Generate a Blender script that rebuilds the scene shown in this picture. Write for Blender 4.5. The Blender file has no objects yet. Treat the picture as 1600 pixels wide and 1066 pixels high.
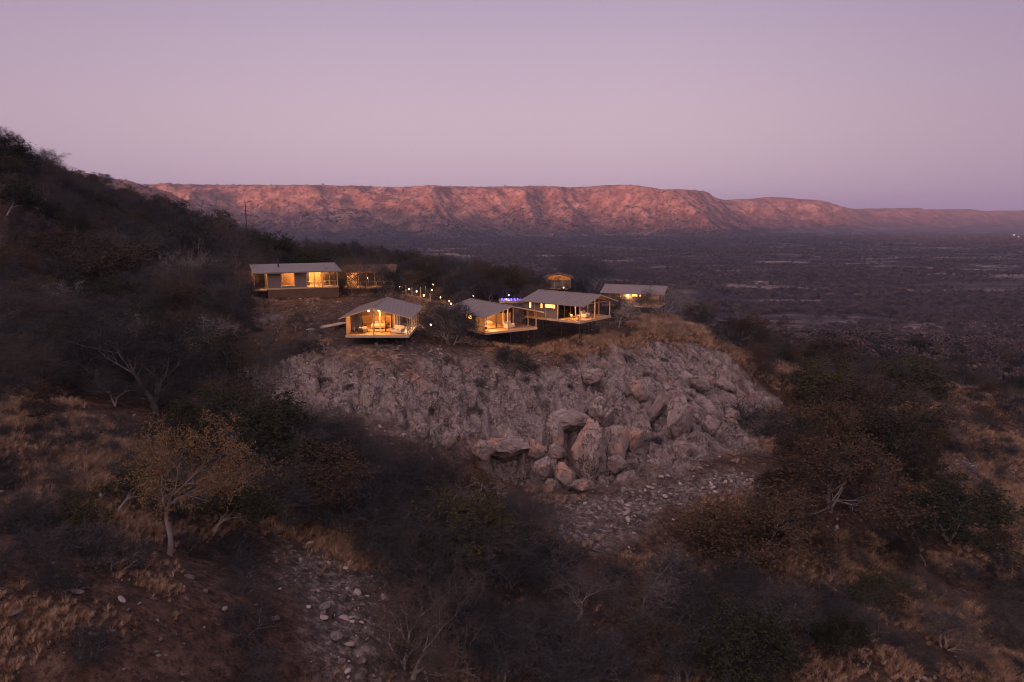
import bpy, math, random
import numpy as np
from mathutils import Vector, Matrix
R = math.radians
scene = bpy.context.scene
C = scene.collection
rnd = random.Random(7)
rng = np.random.default_rng(7)

# ---------------------------------------------------------------- camera, sky, sun, exposure
cam_d = bpy.data.cameras.new('camera'); cam = bpy.data.objects.new('camera', cam_d); C.objects.link(cam)
cam.location = (0, 0, 80); cam.rotation_euler = (R(80.273), 0, 0)
cam_d.sensor_width = 36; cam_d.lens = 26.0; cam_d.clip_start = .5; cam_d.clip_end = 60000
scene.camera = cam
scene.view_settings.view_transform = 'Standard'; scene.view_settings.look = 'None'
scene.view_settings.exposure = 0; scene.view_settings.gamma = 1; scene.view_settings.use_curve_mapping = False
scene.render.engine = 'CYCLES'
cy = scene.cycles
cy.use_denoising = True; cy.filter_width = 1.05; cy.max_bounces = 5; cy.diffuse_bounces = 2; cy.glossy_bounces = 2; cy.transmission_bounces = 4
cy.volume_bounces = 0; cy.transparent_max_bounces = 8; cy.sample_clamp_indirect = 3; cy.use_fast_gi = False
try: cy.denoising_prefilter = 'ACCURATE'; cy.denoising_input_passes = 'RGB_ALBEDO_NORMAL'
except Exception: pass

def srgb(r, g, b):
    f = lambda c: (c / 255 / 12.92) if c / 255 <= .04045 else ((c / 255 + .055) / 1.055) ** 2.4
    return (f(r), f(g), f(b), 1)

world = bpy.data.worlds.new('World'); scene.world = world; world.use_nodes = True
wt = world.node_tree; wt.nodes.clear()
def N(t, k, **kw):
    n = t.nodes.new(k)
    for a, b in kw.items(): setattr(n, a, b)
    return n
tc = N(wt, 'ShaderNodeTexCoord'); sep = N(wt, 'ShaderNodeSeparateXYZ'); wt.links.new(tc.outputs['Generated'], sep.inputs[0])
ramp = N(wt, 'ShaderNodeValToRGB'); wt.links.new(sep.outputs['Z'], ramp.inputs[0])
SKY = [(0.0, (150, 132, 160)), (.03, (198, 172, 186)), (.10, (210, 184, 195)), (.17, (201, 178, 195)), (.26, (184, 165, 190)), (.36, (164, 151, 178)), (.6, (150, 146, 174)), (1.0, (138, 142, 172))]
cr = ramp.color_ramp; cr.interpolation = 'B_SPLINE'
while len(cr.elements) < len(SKY): cr.elements.new(.5)
for e, (p, c) in zip(cr.elements, SKY): e.position = p; e.color = srgb(*c)
# duller and bluer towards the right (north east), warm behind the viewpoint where the sun has just gone
dark = N(wt, 'ShaderNodeMix', data_type='RGBA', blend_type='MULTIPLY')
mr = N(wt, 'ShaderNodeMapRange'); mr.interpolation_type = 'SMOOTHSTEP'
mr.inputs[1].default_value = .12; mr.inputs[2].default_value = .75; mr.inputs[3].default_value = 0; mr.inputs[4].default_value = .8
wt.links.new(sep.outputs['X'], mr.inputs[0]); wt.links.new(mr.outputs[0], dark.inputs[0])
wt.links.new(ramp.outputs[0], dark.inputs[6]); dark.inputs[7].default_value = (.62, .60, .70, 1)
mr3 = N(wt, 'ShaderNodeMapRange'); mr3.interpolation_type = 'SMOOTHSTEP'
for i_, v_ in enumerate((-.15, -.75, 0, .6)): mr3.inputs[i_ + 1].default_value = v_
wt.links.new(sep.outputs['X'], mr3.inputs[0]); dark2 = N(wt, 'ShaderNodeMix', data_type='RGBA', blend_type='MULTIPLY'); wt.links.new(mr3.outputs[0], dark2.inputs[0]); wt.links.new(dark.outputs[2], dark2.inputs[6]); dark2.inputs[7].default_value = (.68, .66, .74, 1)
glow = N(wt, 'ShaderNodeMix', data_type='RGBA', blend_type='ADD')
dot = N(wt, 'ShaderNodeVectorMath', operation='DOT_PRODUCT'); wt.links.new(tc.outputs['Generated'], dot.inputs[0]); dot.inputs[1].default_value = (-.44, -.84, .32)
mr2 = N(wt, 'ShaderNodeMapRange'); mr2.interpolation_type = 'SMOOTHSTEP'; mr2.inputs[1].default_value = .1; mr2.inputs[2].default_value = 1; mr2.inputs[3].default_value = 0; mr2.inputs[4].default_value = 1
wt.links.new(dot.outputs['Value'], mr2.inputs[0]); wt.links.new(mr2.outputs[0], glow.inputs[0])
wt.links.new(dark2.outputs[2], glow.inputs[6]); glow.inputs[7].default_value = (1.5, .98, .80, 1)
bg = N(wt, 'ShaderNodeBackground'); bg.inputs[1].default_value = 1.0
wt.links.new(glow.outputs[2], bg.inputs[0]); wo = N(wt, 'ShaderNodeOutputWorld'); wt.links.new(bg.outputs[0], wo.inputs[0])

sun_d = bpy.data.lights.new('sun', 'SUN'); sun = bpy.data.objects.new('sun', sun_d); C.objects.link(sun)
sun_d.energy = 4.8; sun_d.angle = R(1.6); sun_d.color = (1.0, .34, .21)
SUN_EL = R(3.0)
sd = Vector((-.46 * math.cos(SUN_EL), -.888 * math.cos(SUN_EL), math.sin(SUN_EL)))
sun.rotation_euler = sd.to_track_quat('Z', 'Y').to_euler()

# ---------------------------------------------------------------- where things stand (metres)
CTRL = [(-16.5, 89.0, 63.5), (-20.3, 89.0, 63.7), (-11.8, 96.0, 63.4), (-18.2, 104.0, 66.1), (-17.0, 122.0, 65.9), (-27.3, 104.0, 65.2), (-35.5, 113.0, 65.9), (-38.7, 117.0, 66.0), (-30.5, 125.0, 65.7), (-24.1, 126.0, 66.3), (-8.6, 98.0, 62.6), (-2.6, 100.0, 61.8), (0.0, 102.0, 61.4), (3.7, 106.0, 61.2), (-6.2, 118.0, 63.7), (0.0, 128.0, 64.1), (-11.3, 130.0, 64.9), (9.2, 105.0, 62.7), (14.6, 111.0, 62.3), (8.7, 125.0, 63.3), (21.7, 124.0, 61.8), (27.8, 127.0, 61.4), (24.6, 112.0, 60.6), (13.6, 103.0, 61.2), (20.2, 145.0, 63.2), (10.8, 155.0, 64.1), (-5.9, 170.0, 64.8), (-22.0, 170.0, 67.0), (-35.2, 170.0, 68.4), (32.1, 122.0, 60.5), (33.7, 116.0, 58.9), (35.0, 110.0, 56.5), (-24.1, 85.0, 61.8), (-14.9, 84.0, 60.5), (-6.0, 84.5, 59.6), (-10.9, 88.5, 62.3), (-4.8, 91.0, 61.2), (3.9, 89.0, 59.4), (4.3, 97.0, 61.0), (12.3, 92.5, 58.6), (13.2, 100.0, 60.0), (21.5, 97.0, 57.5), (23.4, 106.0, 58.8), (29.5, 104.0, 55.9), (-13.0, 72.5, 57.9), (-10.4, 77.5, 59.2), (0.0, 79.5, 57.9), (7.5, 84.0, 57.1), (-5.3, 73.5, 56.2), (0.0, 77.0, 54.0), (3.4, 74.0, 53.2), (7.3, 81.0, 54.5), (10.1, 74.0, 53.2), (15.6, 87.0, 55.0), (18.0, 80.0, 54.1), (24.4, 91.0, 53.9), (33.3, 98.0, 51.9), (38.8, 109.0, 52.8), (43.2, 110.0, 50.5), (48.7, 122.0, 51.7), (8.1, 68.0, 52.8), (15.7, 69.0, 52.4), (22.3, 70.0, 53.3), (-1.1, 62.0, 54.0), (-4.8, 52.0, 55.7), (0.0, 50.0, 54.1), (-9.2, 56.0, 56.5), (-13.1, 60.0, 58.3), (-18.4, 64.0, 59.3), (-27.7, 74.0, 60.1), (-36.4, 82.0, 61.0), (-36.5, 92.0, 62.0), (-37.9, 103.0, 63.5), (9.9, 50.0, 50.3), (8.5, 44.5, 49.7), (4.9, 53.0, 52.6), (0.0, 42.0, 51.4), (-6.0, 43.0, 55.2), (-9.8, 40.0, 56.9), (-15.5, 48.0, 57.1), (-12.5, 38.0, 58.4), (-20.6, 50.0, 59.0), (-25.4, 56.0, 59.7), (-6.9, 36.0, 55.5), (-11.0, 33.0, 57.5), (-19.9, 40.0, 60.9), (-30.9, 49.0, 64.1), (-23.2, 36.0, 63.2), (-18.0, 27.0, 61.6), (-15.2, 29.0, 60.3), (-30.5, 42.0, 64.0), (-41.4, 58.0, 64.4), (-38.7, 62.0, 63.4), (-36.4, 68.0, 61.8), (-28.2, 52.0, 62.2), (-56.4, 80.0, 64.4), (-55.4, 90.0, 64.0), (-50.1, 95.0, 63.1), (-86.8, 125.0, 67.7), (-81.9, 135.0, 67.9), (-57.5, 120.0, 65.1), (-48.3, 118.0, 66.3), (-64.8, 150.0, 69.1), (-97.9, 190.0, 72.8), (-156.9, 230.0, 81.0), (-146.0, 245.0, 83.1), (-94.2, 220.0, 75.4), (-65.4, 190.0, 71.1), (-66.2, 220.0, 70.7), (-201.5, 300.0, 108.1), (-190.0, 305.0, 103.8), (-183.2, 310.0, 98.8), (-173.3, 320.0, 95.7), (-159.9, 330.0, 86.9), (-132.5, 330.0, 77.2), (-62.0, 240.0, 66.8), (21.0, 61.0, 49.4), (27.9, 60.0, 49.0), (34.6, 62.0, 47.9), (26.8, 47.0, 48.5), (35.7, 50.0, 46.5), (17.3, 45.5, 49.5), (51.4, 70.0, 43.8), (35.0, 77.0, 50.7), (44.7, 82.0, 48.8), (40.5, 90.0, 50.8), (55.0, 112.0, 49.9), (70.9, 122.0, 46.1), (79.9, 150.0, 45.2), (66.4, 150.0, 46.6), (126.2, 180.0, 38.3), (100.1, 142.0, 41.9), (77.1, 108.0, 43.0), (62.1, 86.0, 43.9), (53.8, 84.0, 44.8), (68.1, 108.0, 45.0), (142.0, 230.0, 35.0), (101.3, 230.0, 37.1), (157.9, 300.0, 30.7), (235.5, 340.0, 25.6), (167.2, 240.0, 33.1), (0.0, 0.0, 54.0), (20.0, 0.0, 51.0), (-20.0, 0.0, 58.0), (0.0, 20.0, 50.5), (-20.0, 15.0, 56.0), (40.0, 0.0, 48.0), (60.0, 20.0, 46.0), (0.0, -40.0, 60.0), (60.0, -40.0, 58.0), (-60.0, -40.0, 84.0), (-60.0, 0.0, 78.0), (-100.0, 60.0, 98.0), (-100.0, 0.0, 112.0), (-160.0, 100.0, 118.0), (-160.0, 200.0, 122.0), (0.0, 210.0, 58.0), (30.0, 200.0, 52.0), (60.0, 180.0, 47.0), (90.0, 150.0, 45.0), (0.0, 300.0, 36.0), (60.0, 300.0, 28.0), (100.0, 220.0, 35.0), (-60.0, 300.0, 55.0), (-60.0, 400.0, 50.0), (0.0, 400.0, 18.0), (100.0, 400.0, 14.0), (200.0, 400.0, 14.0), (300.0, 300.0, 18.0), (200.0, 200.0, 30.0), (200.0, 100.0, 38.0), (140.0, 60.0, 42.0), (120.0, 0.0, 46.0), (250.0, 0.0, 42.0), (300.0, 150.0, 30.0), (0.0, 550.0, 4.0), (200.0, 600.0, 2.0), (400.0, 500.0, 2.0), (-150.0, 550.0, 60.0), (-250.0, 400.0, 120.0), (-250.0, 200.0, 150.0), (-250.0, 0.0, 160.0), (450.0, 250.0, 10.0), (450.0, 0.0, 30.0), (-300.0, 600.0, 60.0)]
HAZE = 8.5e-05
ROCK = [(-34.3, 82.2), (-31.9, 90.5), (-21.7, 88.0), (-12.5, 88.8), (-3.3, 94.7), (4.1, 93.7), (14.7, 104.8), (25.9, 113.4), (32.2, 114.4), (36.5, 111.3), (40.8, 108.5), (35.7, 94.3), (25.0, 79.0), (17.9, 73.1), (10.3, 70.5), (3.8, 69.3), (-1.3, 72.9), (-6.4, 70.9), (-11.5, 71.3), (-16.2, 75.7), (-23.6, 75.4)]
SLAB = [(12.4, 100.3), (25.7, 112.4), (30.9, 113.3), (36.1, 110.0), (39.2, 105.7), (30.0, 85.5), (18.8, 80.2), (14.1, 87.4), (10.6, 91.8)]
STONY1 = [(-18.4, 50.0), (-12.9, 49.9), (-6.5, 43.4), (-7.0, 37.1), (-9.2, 34.4), (-11.2, 36.0), (-11.5, 41.2), (-16.0, 45.4)]
STONY2 = [(63.8, 109.3), (72.9, 106.1), (69.8, 96.0), (59.0, 80.2), (53.7, 83.8), (52.8, 94.1)]
STONY3 = [(-26.2, 90.2), (5.4, 102.6), (6.5, 91.6), (-11.8, 82.7), (-23.4, 82.3), (-30.6, 78.0), (-33.7, 84.4)]
CLEAR1 = [(120.7, 213.4), (127.9, 197.8), (123.1, 173.4), (100.2, 140.2), (89.1, 143.0), (85.4, 150.3)]
CLEAR2 = [(58.9, 113.7), (87.8, 140.8), (78.4, 122.4), (58.1, 108.1)]
TALUS = [(3.8, 70.2), (10.3, 70.5), (18.4, 72.5), (27.7, 76.4), (23.8, 68.7), (15.3, 67.1), (7.0, 58.4), (2.8, 61.3)]
CAB1 = (-20.58, 90.57, 65.2, 0.0, 7.71, 10.5)
CAB2 = (-3.75, 101.96, 63.7, 0.598, 8.96, 10.5)
CAB3 = (9.66, 103.71, 65.0, 0.883, 8.07, 10.2)
CAB4 = (27.71, 138.26, 62.9, 1.2, 6.6, 11.0)
W1 = 7.71
W2_ = 8.96
W3 = 8.07
po3 = 3.9
LW = 11.7
LODGE = (-40.71, 122.95, 67.8, 0.4)
LOUNGE = (-30.79, 135.79, 66.9, 0.12)
TENT = (6.9, 150, 65.18, -0.1)
POOL = (-2.07, 132, 64.66, 0.05)
PADS = [(-16.72, 95.82, 6.51, 63.9), (-3.0, 108.82, 6.51, 62.4), (8.28, 110.07, 6.32, 63.7), (23.78, 143.33, 6.82, 61.6), (-36.49, 127.99, 6.79, 66.3), (-26.29, 137.79, 7.0, 65.7), (9.4, 152.0, 5.0, 64.68), (0.03, 133.5, 4.5, 64.31)]
HOLLOWS = [(6.8, 79.7, 3.4, 5.2), (-0.7, 73.9, 4.0, 4.6), (15.4, 81.8, 1.5, 1.8), (10.9, 90.5, 1.2, 1.0), (12.9, 87.9, 1.2, 1.2), (19.5, 82.8, 1.6, 1.2), (5.2, 82.3, 1.6, 1.0)]
BOULDERS = [(8.2, 74.22, 4.19, 3.49, 7.19, 2.31, -6, 8, 200, 0.55, 'tallest orange stained boulder leaning at the foot of the outcrop'),
 (11.4, 77.87, 3.33, 3.08, 4.86, 1.56, 0, 0, 70, 0.8, 'upright orange boulder touching the right side of the tallest boulder'),
 (13.6, 79.83, 2.94, 2.72, 3.69, 1.19, 5, -18, 110, 0.6, 'rounded boulder leaning out above and right of the upright orange boulder'),
 (5.4, 71.28, 2.51, 2.32, 3.04, 0.98, 0, 0, 30, 0.7, 'boulder at the lower left foot of the tallest orange boulder'),
 (3.3, 73.2, 2.71, 2.51, 3.26, 1.05, 0, 20, 80, 0.3, 'grey boulder between the cave mouth and the tallest boulder'),
 (4.9, 77.25, 2.25, 2.09, 2.34, 0.75, 0, -10, 10, 0.2, 'wedged grey block under the dark hollow'),
 (3.7, 69.38, 1.63, 1.51, 1.98, 0.64, 0, 0, 50, 0.8, 'small orange boulder lowest in the pile left of the tallest boulder'),
 (6.7, 70.43, 2.07, 1.92, 1.57, 0.51, 0, 0, 90, 0.9, 'orange boulder tucked under the foot of the tallest boulder'),
 (10.8, 74.59, 2.62, 2.42, 2.26, 0.73, 0, 0, 15, 0.3, 'squat grey boulder below the upright orange boulder'),
 (20.0, 85.87, 4.15, 3.07, 5.33, 1.71, -12, 28, 40, 0.1, 'large slanting grey slab right of the boulder pile'),
 (18.0, 88.66, 2.56, 2.14, 3.72, 1.2, 0, 16, 0, 0.1, 'narrow grey block above the boulder pile'),
 (18.6, 77.85, 2.27, 2.1, 2.35, 0.76, 0, 0, 60, 0.1, 'round grey boulder below the slanting slab'),
 (10.5, 83.77, 3.71, 3.09, 4.35, 1.4, -10, 12, 130, 0.2, 'grey block standing above the tallest boulder'),
 (16.3, 91.85, 3.52, 2.93, 3.65, 1.17, -10, 25, 10, 0.7, 'tilted block with an orange flank high on the outcrop'),
 (6.5, 82.22, 5.86, 4.34, 3.12, 1.0, -14, -8, 10, 0.3, 'broad grey block roofing the dark hollow'),
 (4.8, 78.93, 2.6, 1.93, 3.65, 1.17, -5, 24, 100, 0.9, 'pinkish slab at the left edge of the dark hollow'),
 (-0.5, 76.47, 6.81, 4.73, 2.92, 0.94, -8, 0, 12, 0.8, 'wide orange rock roofing the cave mouth'),
 (-3.2, 73.32, 2.85, 2.64, 2.51, 0.81, 0, 0, 60, 0.3, 'grey rock left of the cave mouth'),
 (2.5, 76.35, 2.23, 2.06, 3.08, 0.99, 0, 0, 0, 0.9, 'orange rock at the right side of the cave mouth'),
 (-6.5, 72.97, 2.4, 2.23, 1.91, 0.61, 0, 0, 40, 0.1, 'low grey boulder on the lower left of the outcrop'),
 (-9.2, 73.71, 1.85, 1.72, 1.63, 0.52, 0, 0, 100, 0.1, 'small grey boulder at the left foot of the outcrop'),
 (24.3, 87.69, 2.88, 2.4, 2.64, 0.85, -5, 25, 30, 0.1, 'grey block on the right flank of the outcrop'),
 (25.9, 100.1, 4.02, 3.35, 2.58, 0.83, -10, 24, 20, 0.0, 'long grey slab high on the right shoulder of the outcrop'),
 (30.6, 103.13, 4.34, 3.62, 2.45, 0.79, -10, 30, 20, 0.0, 'grey slab at the far right shoulder of the outcrop'),
 (10.2, 91.99, 3.51, 3.25, 2.37, 0.76, 0, 10, 70, 0.1, 'low grey block near the top centre of the outcrop'),
 (29.0, 94.3, 2.73, 2.52, 2.45, 0.79, 0, 26, 10, 0.1, 'grey block below the far right shoulder slab'),
 (14.7, 74.12, 2.02, 1.87, 1.8, 0.58, 0, 0, 10, 0.2, 'small grey boulder right of the pile on the talus')]
ROCKS = [(-17.4, 37.2, 0.62, 'brightest pale rock below the amber tree on the lower left'),
 (-16.2, 36.3, 0.44, 'pale rock right of the dark bush on the lower left'),
 (-17.5, 33.5, 0.41, 'pale rock left of the two lower left rocks'),
 (-16.4, 34.7, 0.29, 'small pale rock below the lower left pair'),
 (-16.0, 30.9, 0.26, 'lone pale rock near the bottom left'),
 (-15.8, 30.1, 0.29, 'flat grey rock under the lone bottom left rock'),
 (-11.1, 40.1, 0.98, 'large pale slab in the stony gully at bottom centre left'),
 (-9.9, 41.2, 0.62, 'pale slab right of the large gully slab'),
 (-14.2, 46.5, 0.77, 'pale rock high in the stony gully'),
 (-9.7, 37.6, 1.06, 'wide crusted pale slab low in the stony gully'),
 (-9.1, 36.1, 0.68, 'pointed pale rock at the bottom of the stony gully'),
 (-15.3, 47.9, 0.71, 'upper pale rock of the stony gully'),
 (-12.8, 36.8, 0.62, 'grey rock left of the stony gully'),
 (29.9, 49.6, 0.61, 'largest of three pale rocks at the bottom right'),
 (29.5, 50.1, 0.47, 'upper of the three pale rocks at the bottom right'),
 (31.1, 50.4, 0.43, 'smallest of the three pale rocks at the bottom right'),
 (21.1, 47.4, 0.63, 'pale split rock at the bottom left of the right slope'),
 (6.4, 59.4, 0.66, 'pale rock on the reddish soil below the boulder pile'),
 (4.5, 60.0, 0.55, 'small pale rock left of the reddish soil'),
 (14.3, 66.4, 0.67, 'pale rock among the talus below the outcrop'),
 (16.7, 69.8, 0.89, 'white rock cluster on the talus right of the boulders'),
 (15.9, 70.6, 0.64, 'white rock beside the talus cluster'),
 (-25.2, 88.8, 1.1, 'pale rock under the trees left of the front left cabin'),
 (-16.9, 90.9, 0.8, 'pale rock below the front left cabin deck'),
 (-13.7, 89.0, 0.86, 'bright rock below the right corner of the front left cabin'),
 (-8.8, 80.4, 1.0, 'white rock on the upper outcrop'),
 (-14.3, 75.1, 0.67, 'pale rock at the shadowed left foot of the outcrop'),
 (-4.3, 88.2, 0.78, 'pale rock on the grass above the outcrop'),
 (9.0, 105.6, 0.83, 'pale rock below the long roofed cabin'),
 (71.6, 112.2, 1.61, 'pale rock on the stony patch at the far right'),
 (58.6, 110.9, 1.19, 'pale rock right of the brown trees'),
 (80.7, 114.1, 1.64, 'grey rock at the right edge'),
 (6.0, 68.8, 1.0, 'grey talus rock under the tallest boulder'),
 (7.9, 66.7, 0.79, 'rounded grey talus rock further down'),
 (11.1, 69.9, 0.89, 'grey talus rock right of centre'),
 (12.4, 67.6, 0.62, 'small talus rock by the tan grass')]
OPEN = [(-19.7, 39.9, 2.7, 13.5), (-34.9, 69.8, 2.5, 10.4), (-23.3, 89.9, 0.9, 3.7), (-6.9, 100.5, 1.5, 6.2), (-8.4, 98.6, 1.3, 5.5), (4.9, 114.3, 1.2, 5.0), (17.3, 116.4, 1.2, 5.0), (27.4, 130.6, 1.6, 6.4), (25.3, 113.1, 1.0, 4.3), (20.8, 118.4, 0.7, 3.0), (-19.3, 112.9, 1.3, 5.5), (-22.2, 126.6, 1.6, 6.5), (-28.4, 129.7, 1.7, 7.1), (69.6, 836.2, 8.9, 36.5), (87.2, 772.3, 8.1, 33.2), (-6.0, 145.2, 1.4, 5.7), (-11.2, 146.8, 1.4, 5.7), (-48.9, 135.8, 2.5, 10.1), (-62.3, 143.9, 3.0, 12.3), (-64.3, 139.9, 2.5, 10.4), (-68.1, 126.3, 2.3, 9.4), (21.1, 60.8, 1.6, 6.5), (9.9, 49.9, 1.2, 5.1), (-5.8, 57.8, 1.0, 3.9), (2.1, 63.9, 0.9, 3.7), (-3.7, 49.9, 0.7, 2.9), (-16.6, 57.1, 1.0, 4.0), (53.0, 148.3, 2.1, 8.5), (70.8, 163.6, 1.7, 6.8), (47.3, 97.3, 2.1, 8.7), (37.8, 85.5, 1.6, 6.4), (52.0, 109.8, 1.7, 7.1), (48.0, 85.1, 2.2, 9.1), (32.2, 70.3, 1.7, 6.9), (45.1, 72.0, 1.6, 6.6), (78.7, 147.1, 1.2, 4.9), (75.1, 149.1, 1.3, 5.4), (82.6, 141.8, 1.7, 7.0), (32.7, 60.0, 0.3, 1.4), (27.8, 60.0, 0.5, 2.1), (-28.9, 80.3, 1.1, 4.5), (15.9, 123.1, 0.9, 3.9), (19.3, 126.4, 0.9, 3.6), (73.5, 807.0, 9.2, 37.8), (138.2, 796.0, 6.7, 27.4), (25.2, 132.5, 1.3, 5.4), (17.6, 125.9, 1.0, 4.0), (-10.2, 108.5, 0.9, 3.8), (-675.9, 1236.0, 4.8, 19.6), (-691.9, 1164.8, 6.8, 27.8), (-35.7, 125.0, 7.5, 14), (-26.3, 136.8, 5.5, 22), (0.0, 133, 2.6, 22), (9.4, 152, 2.6, 26), (22.7, 140.3, 3.5, 14), (-16.6, 91.6, 6, 8), (0.2, 105.0, 6, 9), (11.7, 106.7, 5, 10), (-28.4, 175.0, 1.3, 26), (-28.8, 158.8, 1.3, 26), (-27.4, 155.3, 1.3, 26), (-25.3, 150.4, 1.3, 26), (-23.9, 147.3, 1.3, 26), (-21.1, 138.8, 1.3, 26), (-18.6, 133.5, 1.3, 26), (-16.8, 129.9, 1.3, 26), (-15.0, 125.3, 1.3, 26), (-14.8, 136.2, 1.3, 26), (-15.1, 141.6, 1.3, 26), (-11.8, 106.3, 1.3, 26), (-12.6, 129.8, 1.3, 26), (-10.8, 126.3, 1.3, 26), (-9.9, 119.4, 1.3, 26), (-7.1, 135.3, 1.3, 26), (-0.6, 137.5, 1.3, 26), (-1.0, 130.5, 1.3, 26)]
FEATURE_TREES = [('amber', 0, -19.7, 39.9, 7.92, 3.4, 1.0, 'amber leaved tree with a pale straight trunk at the lower left'),
 ('big', 0, -34.9, 69.8, 11.53, 1.0, 1.3, 'great leafless tree with a long bent limb on the left slope'),
 ('dead', 0, -23.3, 89.9, 4.11, 0, 1.2, 'small bare tree with forked trunks left of the front left cabin'),
 ('bare', 1, -6.9, 100.5, 6.89, 2.0, 1.15, 'bare tree with a single pale trunk beside the middle cabin'),
 ('bare', 2, -8.4, 98.6, 6.07, 0.3, 1.1, 'forked bare tree just left of the one beside the middle cabin'),
 ('bare', 3, 4.9, 114.3, 5.51, 1.0, 1.2, 'bare tree between the middle cabin and the long roofed cabin'),
 ('dead', 1, 17.3, 116.4, 5.61, 2.0, 1.3, 'slim bare tree right of the long roofed cabin deck'),
 ('dead', 0, 27.4, 130.6, 7.08, 1.0, 1.6, 'twisted dead tree over the end wall of the rear right cabin'),
 ('dead', 1, 25.3, 113.1, 4.77, 0.4, 1.4, 'small dark bare tree standing on the golden grass at the cliff top'),
 ('dead', 0, 20.8, 118.4, 3.32, 4.0, 1.4, 'little bare tree in the grass under the rear right cabin'),
 ('bare', 4, -19.3, 112.9, 6.1, 0, 0.9, 'tall bare tree behind the roof of the front left cabin'),
 ('bare', 0, -22.2, 126.6, 7.26, 2, 0.8, 'bare tree in front of the pavilion deck'),
 ('bare', 5, -28.4, 129.7, 7.89, 4, 0.8, 'bare tree hiding the right end of the main lodge roof'),
 ('bare', 2, 69.6, 836.2, 40.61, 3, 1.2, 'spreading dark tree behind the long roofed cabin'),
 ('bare', 1, 87.2, 772.3, 36.89, 1, 1.4, 'bare spreading tree left of the rear right cabin roof'),
 ('big', 1, -6.0, 145.2, 6.3, 2, 1.0, 'wide dark tree behind the middle cabin roof'),
 ('big', 2, -11.2, 146.8, 6.37, 2, 1.2, 'wide dark tree behind the path lamps'),
 ('bare', 3, -48.9, 135.8, 11.19, 2, 1.1, 'tall bare tree left of the main lodge'),
 ('bare', 4, -62.3, 143.9, 13.7, 1, 1.2, 'tall bare tree with pale upright trunks above the left slope'),
 ('bare', 1, -64.3, 139.9, 11.52, 3, 1.0, 'slim bare tree left of the tall pale trunked one'),
 ('leafy', 2, -68.1, 126.3, 10.44, 3, 1.5, 'ochre leaved bush tree on the left hillside'),
 ('leafy', 1, 21.1, 60.8, 7.21, 1.0, 1.35, 'brown crowned tree with three pale trunks on the right slope'),
 ('dead', 1, 9.9, 49.9, 5.63, 2.2, 1.5, 'slim tree with a thin white trunk at bottom centre'),
 ('dead', 0, -5.8, 57.8, 4.34, 1.2, 1.2, 'pale forked dead tree in the middle of the gully thicket'),
 ('dead', 1, 2.1, 63.9, 4.09, 2.4, 1.2, 'pale bare tree right of the forked dead one in the gully'),
 ('dead', 0, -3.7, 49.9, 3.23, 4.2, 1.2, 'thin pale bare tree low in the gully thicket'),
 ('dead', 1, -16.6, 57.1, 4.41, 5.2, 1.3, 'pale branching tree at the left of the gully thicket'),
 ('leafy', 0, 53.0, 148.3, 9.42, 1, 1.6, 'broad brown crowned tree beyond the right end of the outcrop'),
 ('leafy', 3, 70.8, 163.6, 7.52, 1, 1.6, 'brown crowned tree right of the broad one on the foothill'),
 ('leafy', 1, 47.3, 97.3, 9.64, 2, 1.5, 'large russet tree in the middle of the right slope'),
 ('leafy', 2, 37.8, 85.5, 7.1, 5, 1.3, 'russet tree left of the large one on the right slope'),
 ('olive', 0, 52.0, 109.8, 7.85, 1, 1.4, 'olive leaved tree above the large russet one'),
 ('leafy', 0, 48.0, 85.1, 10.06, 1, 1.6, 'wide russet tree low on the right slope'),
 ('leafy', 3, 32.2, 70.3, 7.72, 3, 1.5, 'russet tree below the large one on the right slope'),
 ('olive', 1, 45.1, 72.0, 7.3, 3, 1.5, 'dark olive tree at the lower right'),
 ('bare', 0, 78.7, 147.1, 5.49, 3, 1.5, 'dark forked bare tree on the pale foothill clearing'),
 ('bare', 2, 75.1, 149.1, 5.95, 3, 1.5, 'dark bare tree left of the forked one on the foothill clearing'),
 ('olive', 0, 82.6, 141.8, 7.82, 2, 1.7, 'dark round tree on the foothill clearing'),
 ('dead', 1, 32.7, 60.0, 1.56, 2, 1.4, 'short forked pale stump on the right slope'),
 ('dead', 0, 27.8, 60.0, 2.34, 3, 1.3, 'dark crooked shrub tree on the right slope'),
 ('dead', 1, -28.9, 80.3, 4.99, 3, 1.0, 'dark slender bare tree on the upper slope left of the outcrop'),
 ('bare', 2, 15.9, 123.1, 4.3, 2, 1.3, 'small bare tree in front of the rear right cabin side wall'),
 ('bare', 4, 19.3, 126.4, 3.98, 1, 1.0, 'bare tree before the lit side wall of the rear right cabin'),
 ('bare', 5, 73.5, 807.0, 42.01, 1, 1.3, 'tall bare tree behind the roof of the long roofed cabin'),
 ('big', 0, 138.2, 796.0, 30.4, 1, 1.3, 'wide bare tree behind the rear right cabin'),
 ('bare', 1, 25.2, 132.5, 6.02, 3, 1.1, 'bare tree at the right end of the rear right cabin'),
 ('bare', 4, 17.6, 125.9, 4.4, 4, 1.2, 'bare tree below the left end of the rear right cabin'),
 ('bare', 2, -10.2, 108.5, 4.27, 5, 0.9, 'bare tree behind the star like lantern'),
 ('shrub', 0, -0.2, 92.9, 2.95, 0, 1.2, 'rounded twiggy shrub on the golden grass above the outcrop'),
 ('shrub', 1, 32.1, 95.6, 3.77, 0, 1.2, 'grey twiggy shrub at the right foot of the slab'),
 ('olive', 1, -675.9, 1236.0, 21.83, 0, 1.6, 'flat topped tree alone on the skyline'),
 ('dead', 1, -691.9, 1164.8, 30.86, 0, 1.6, 'thin bare sticks of a tree on the skyline')]
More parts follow.
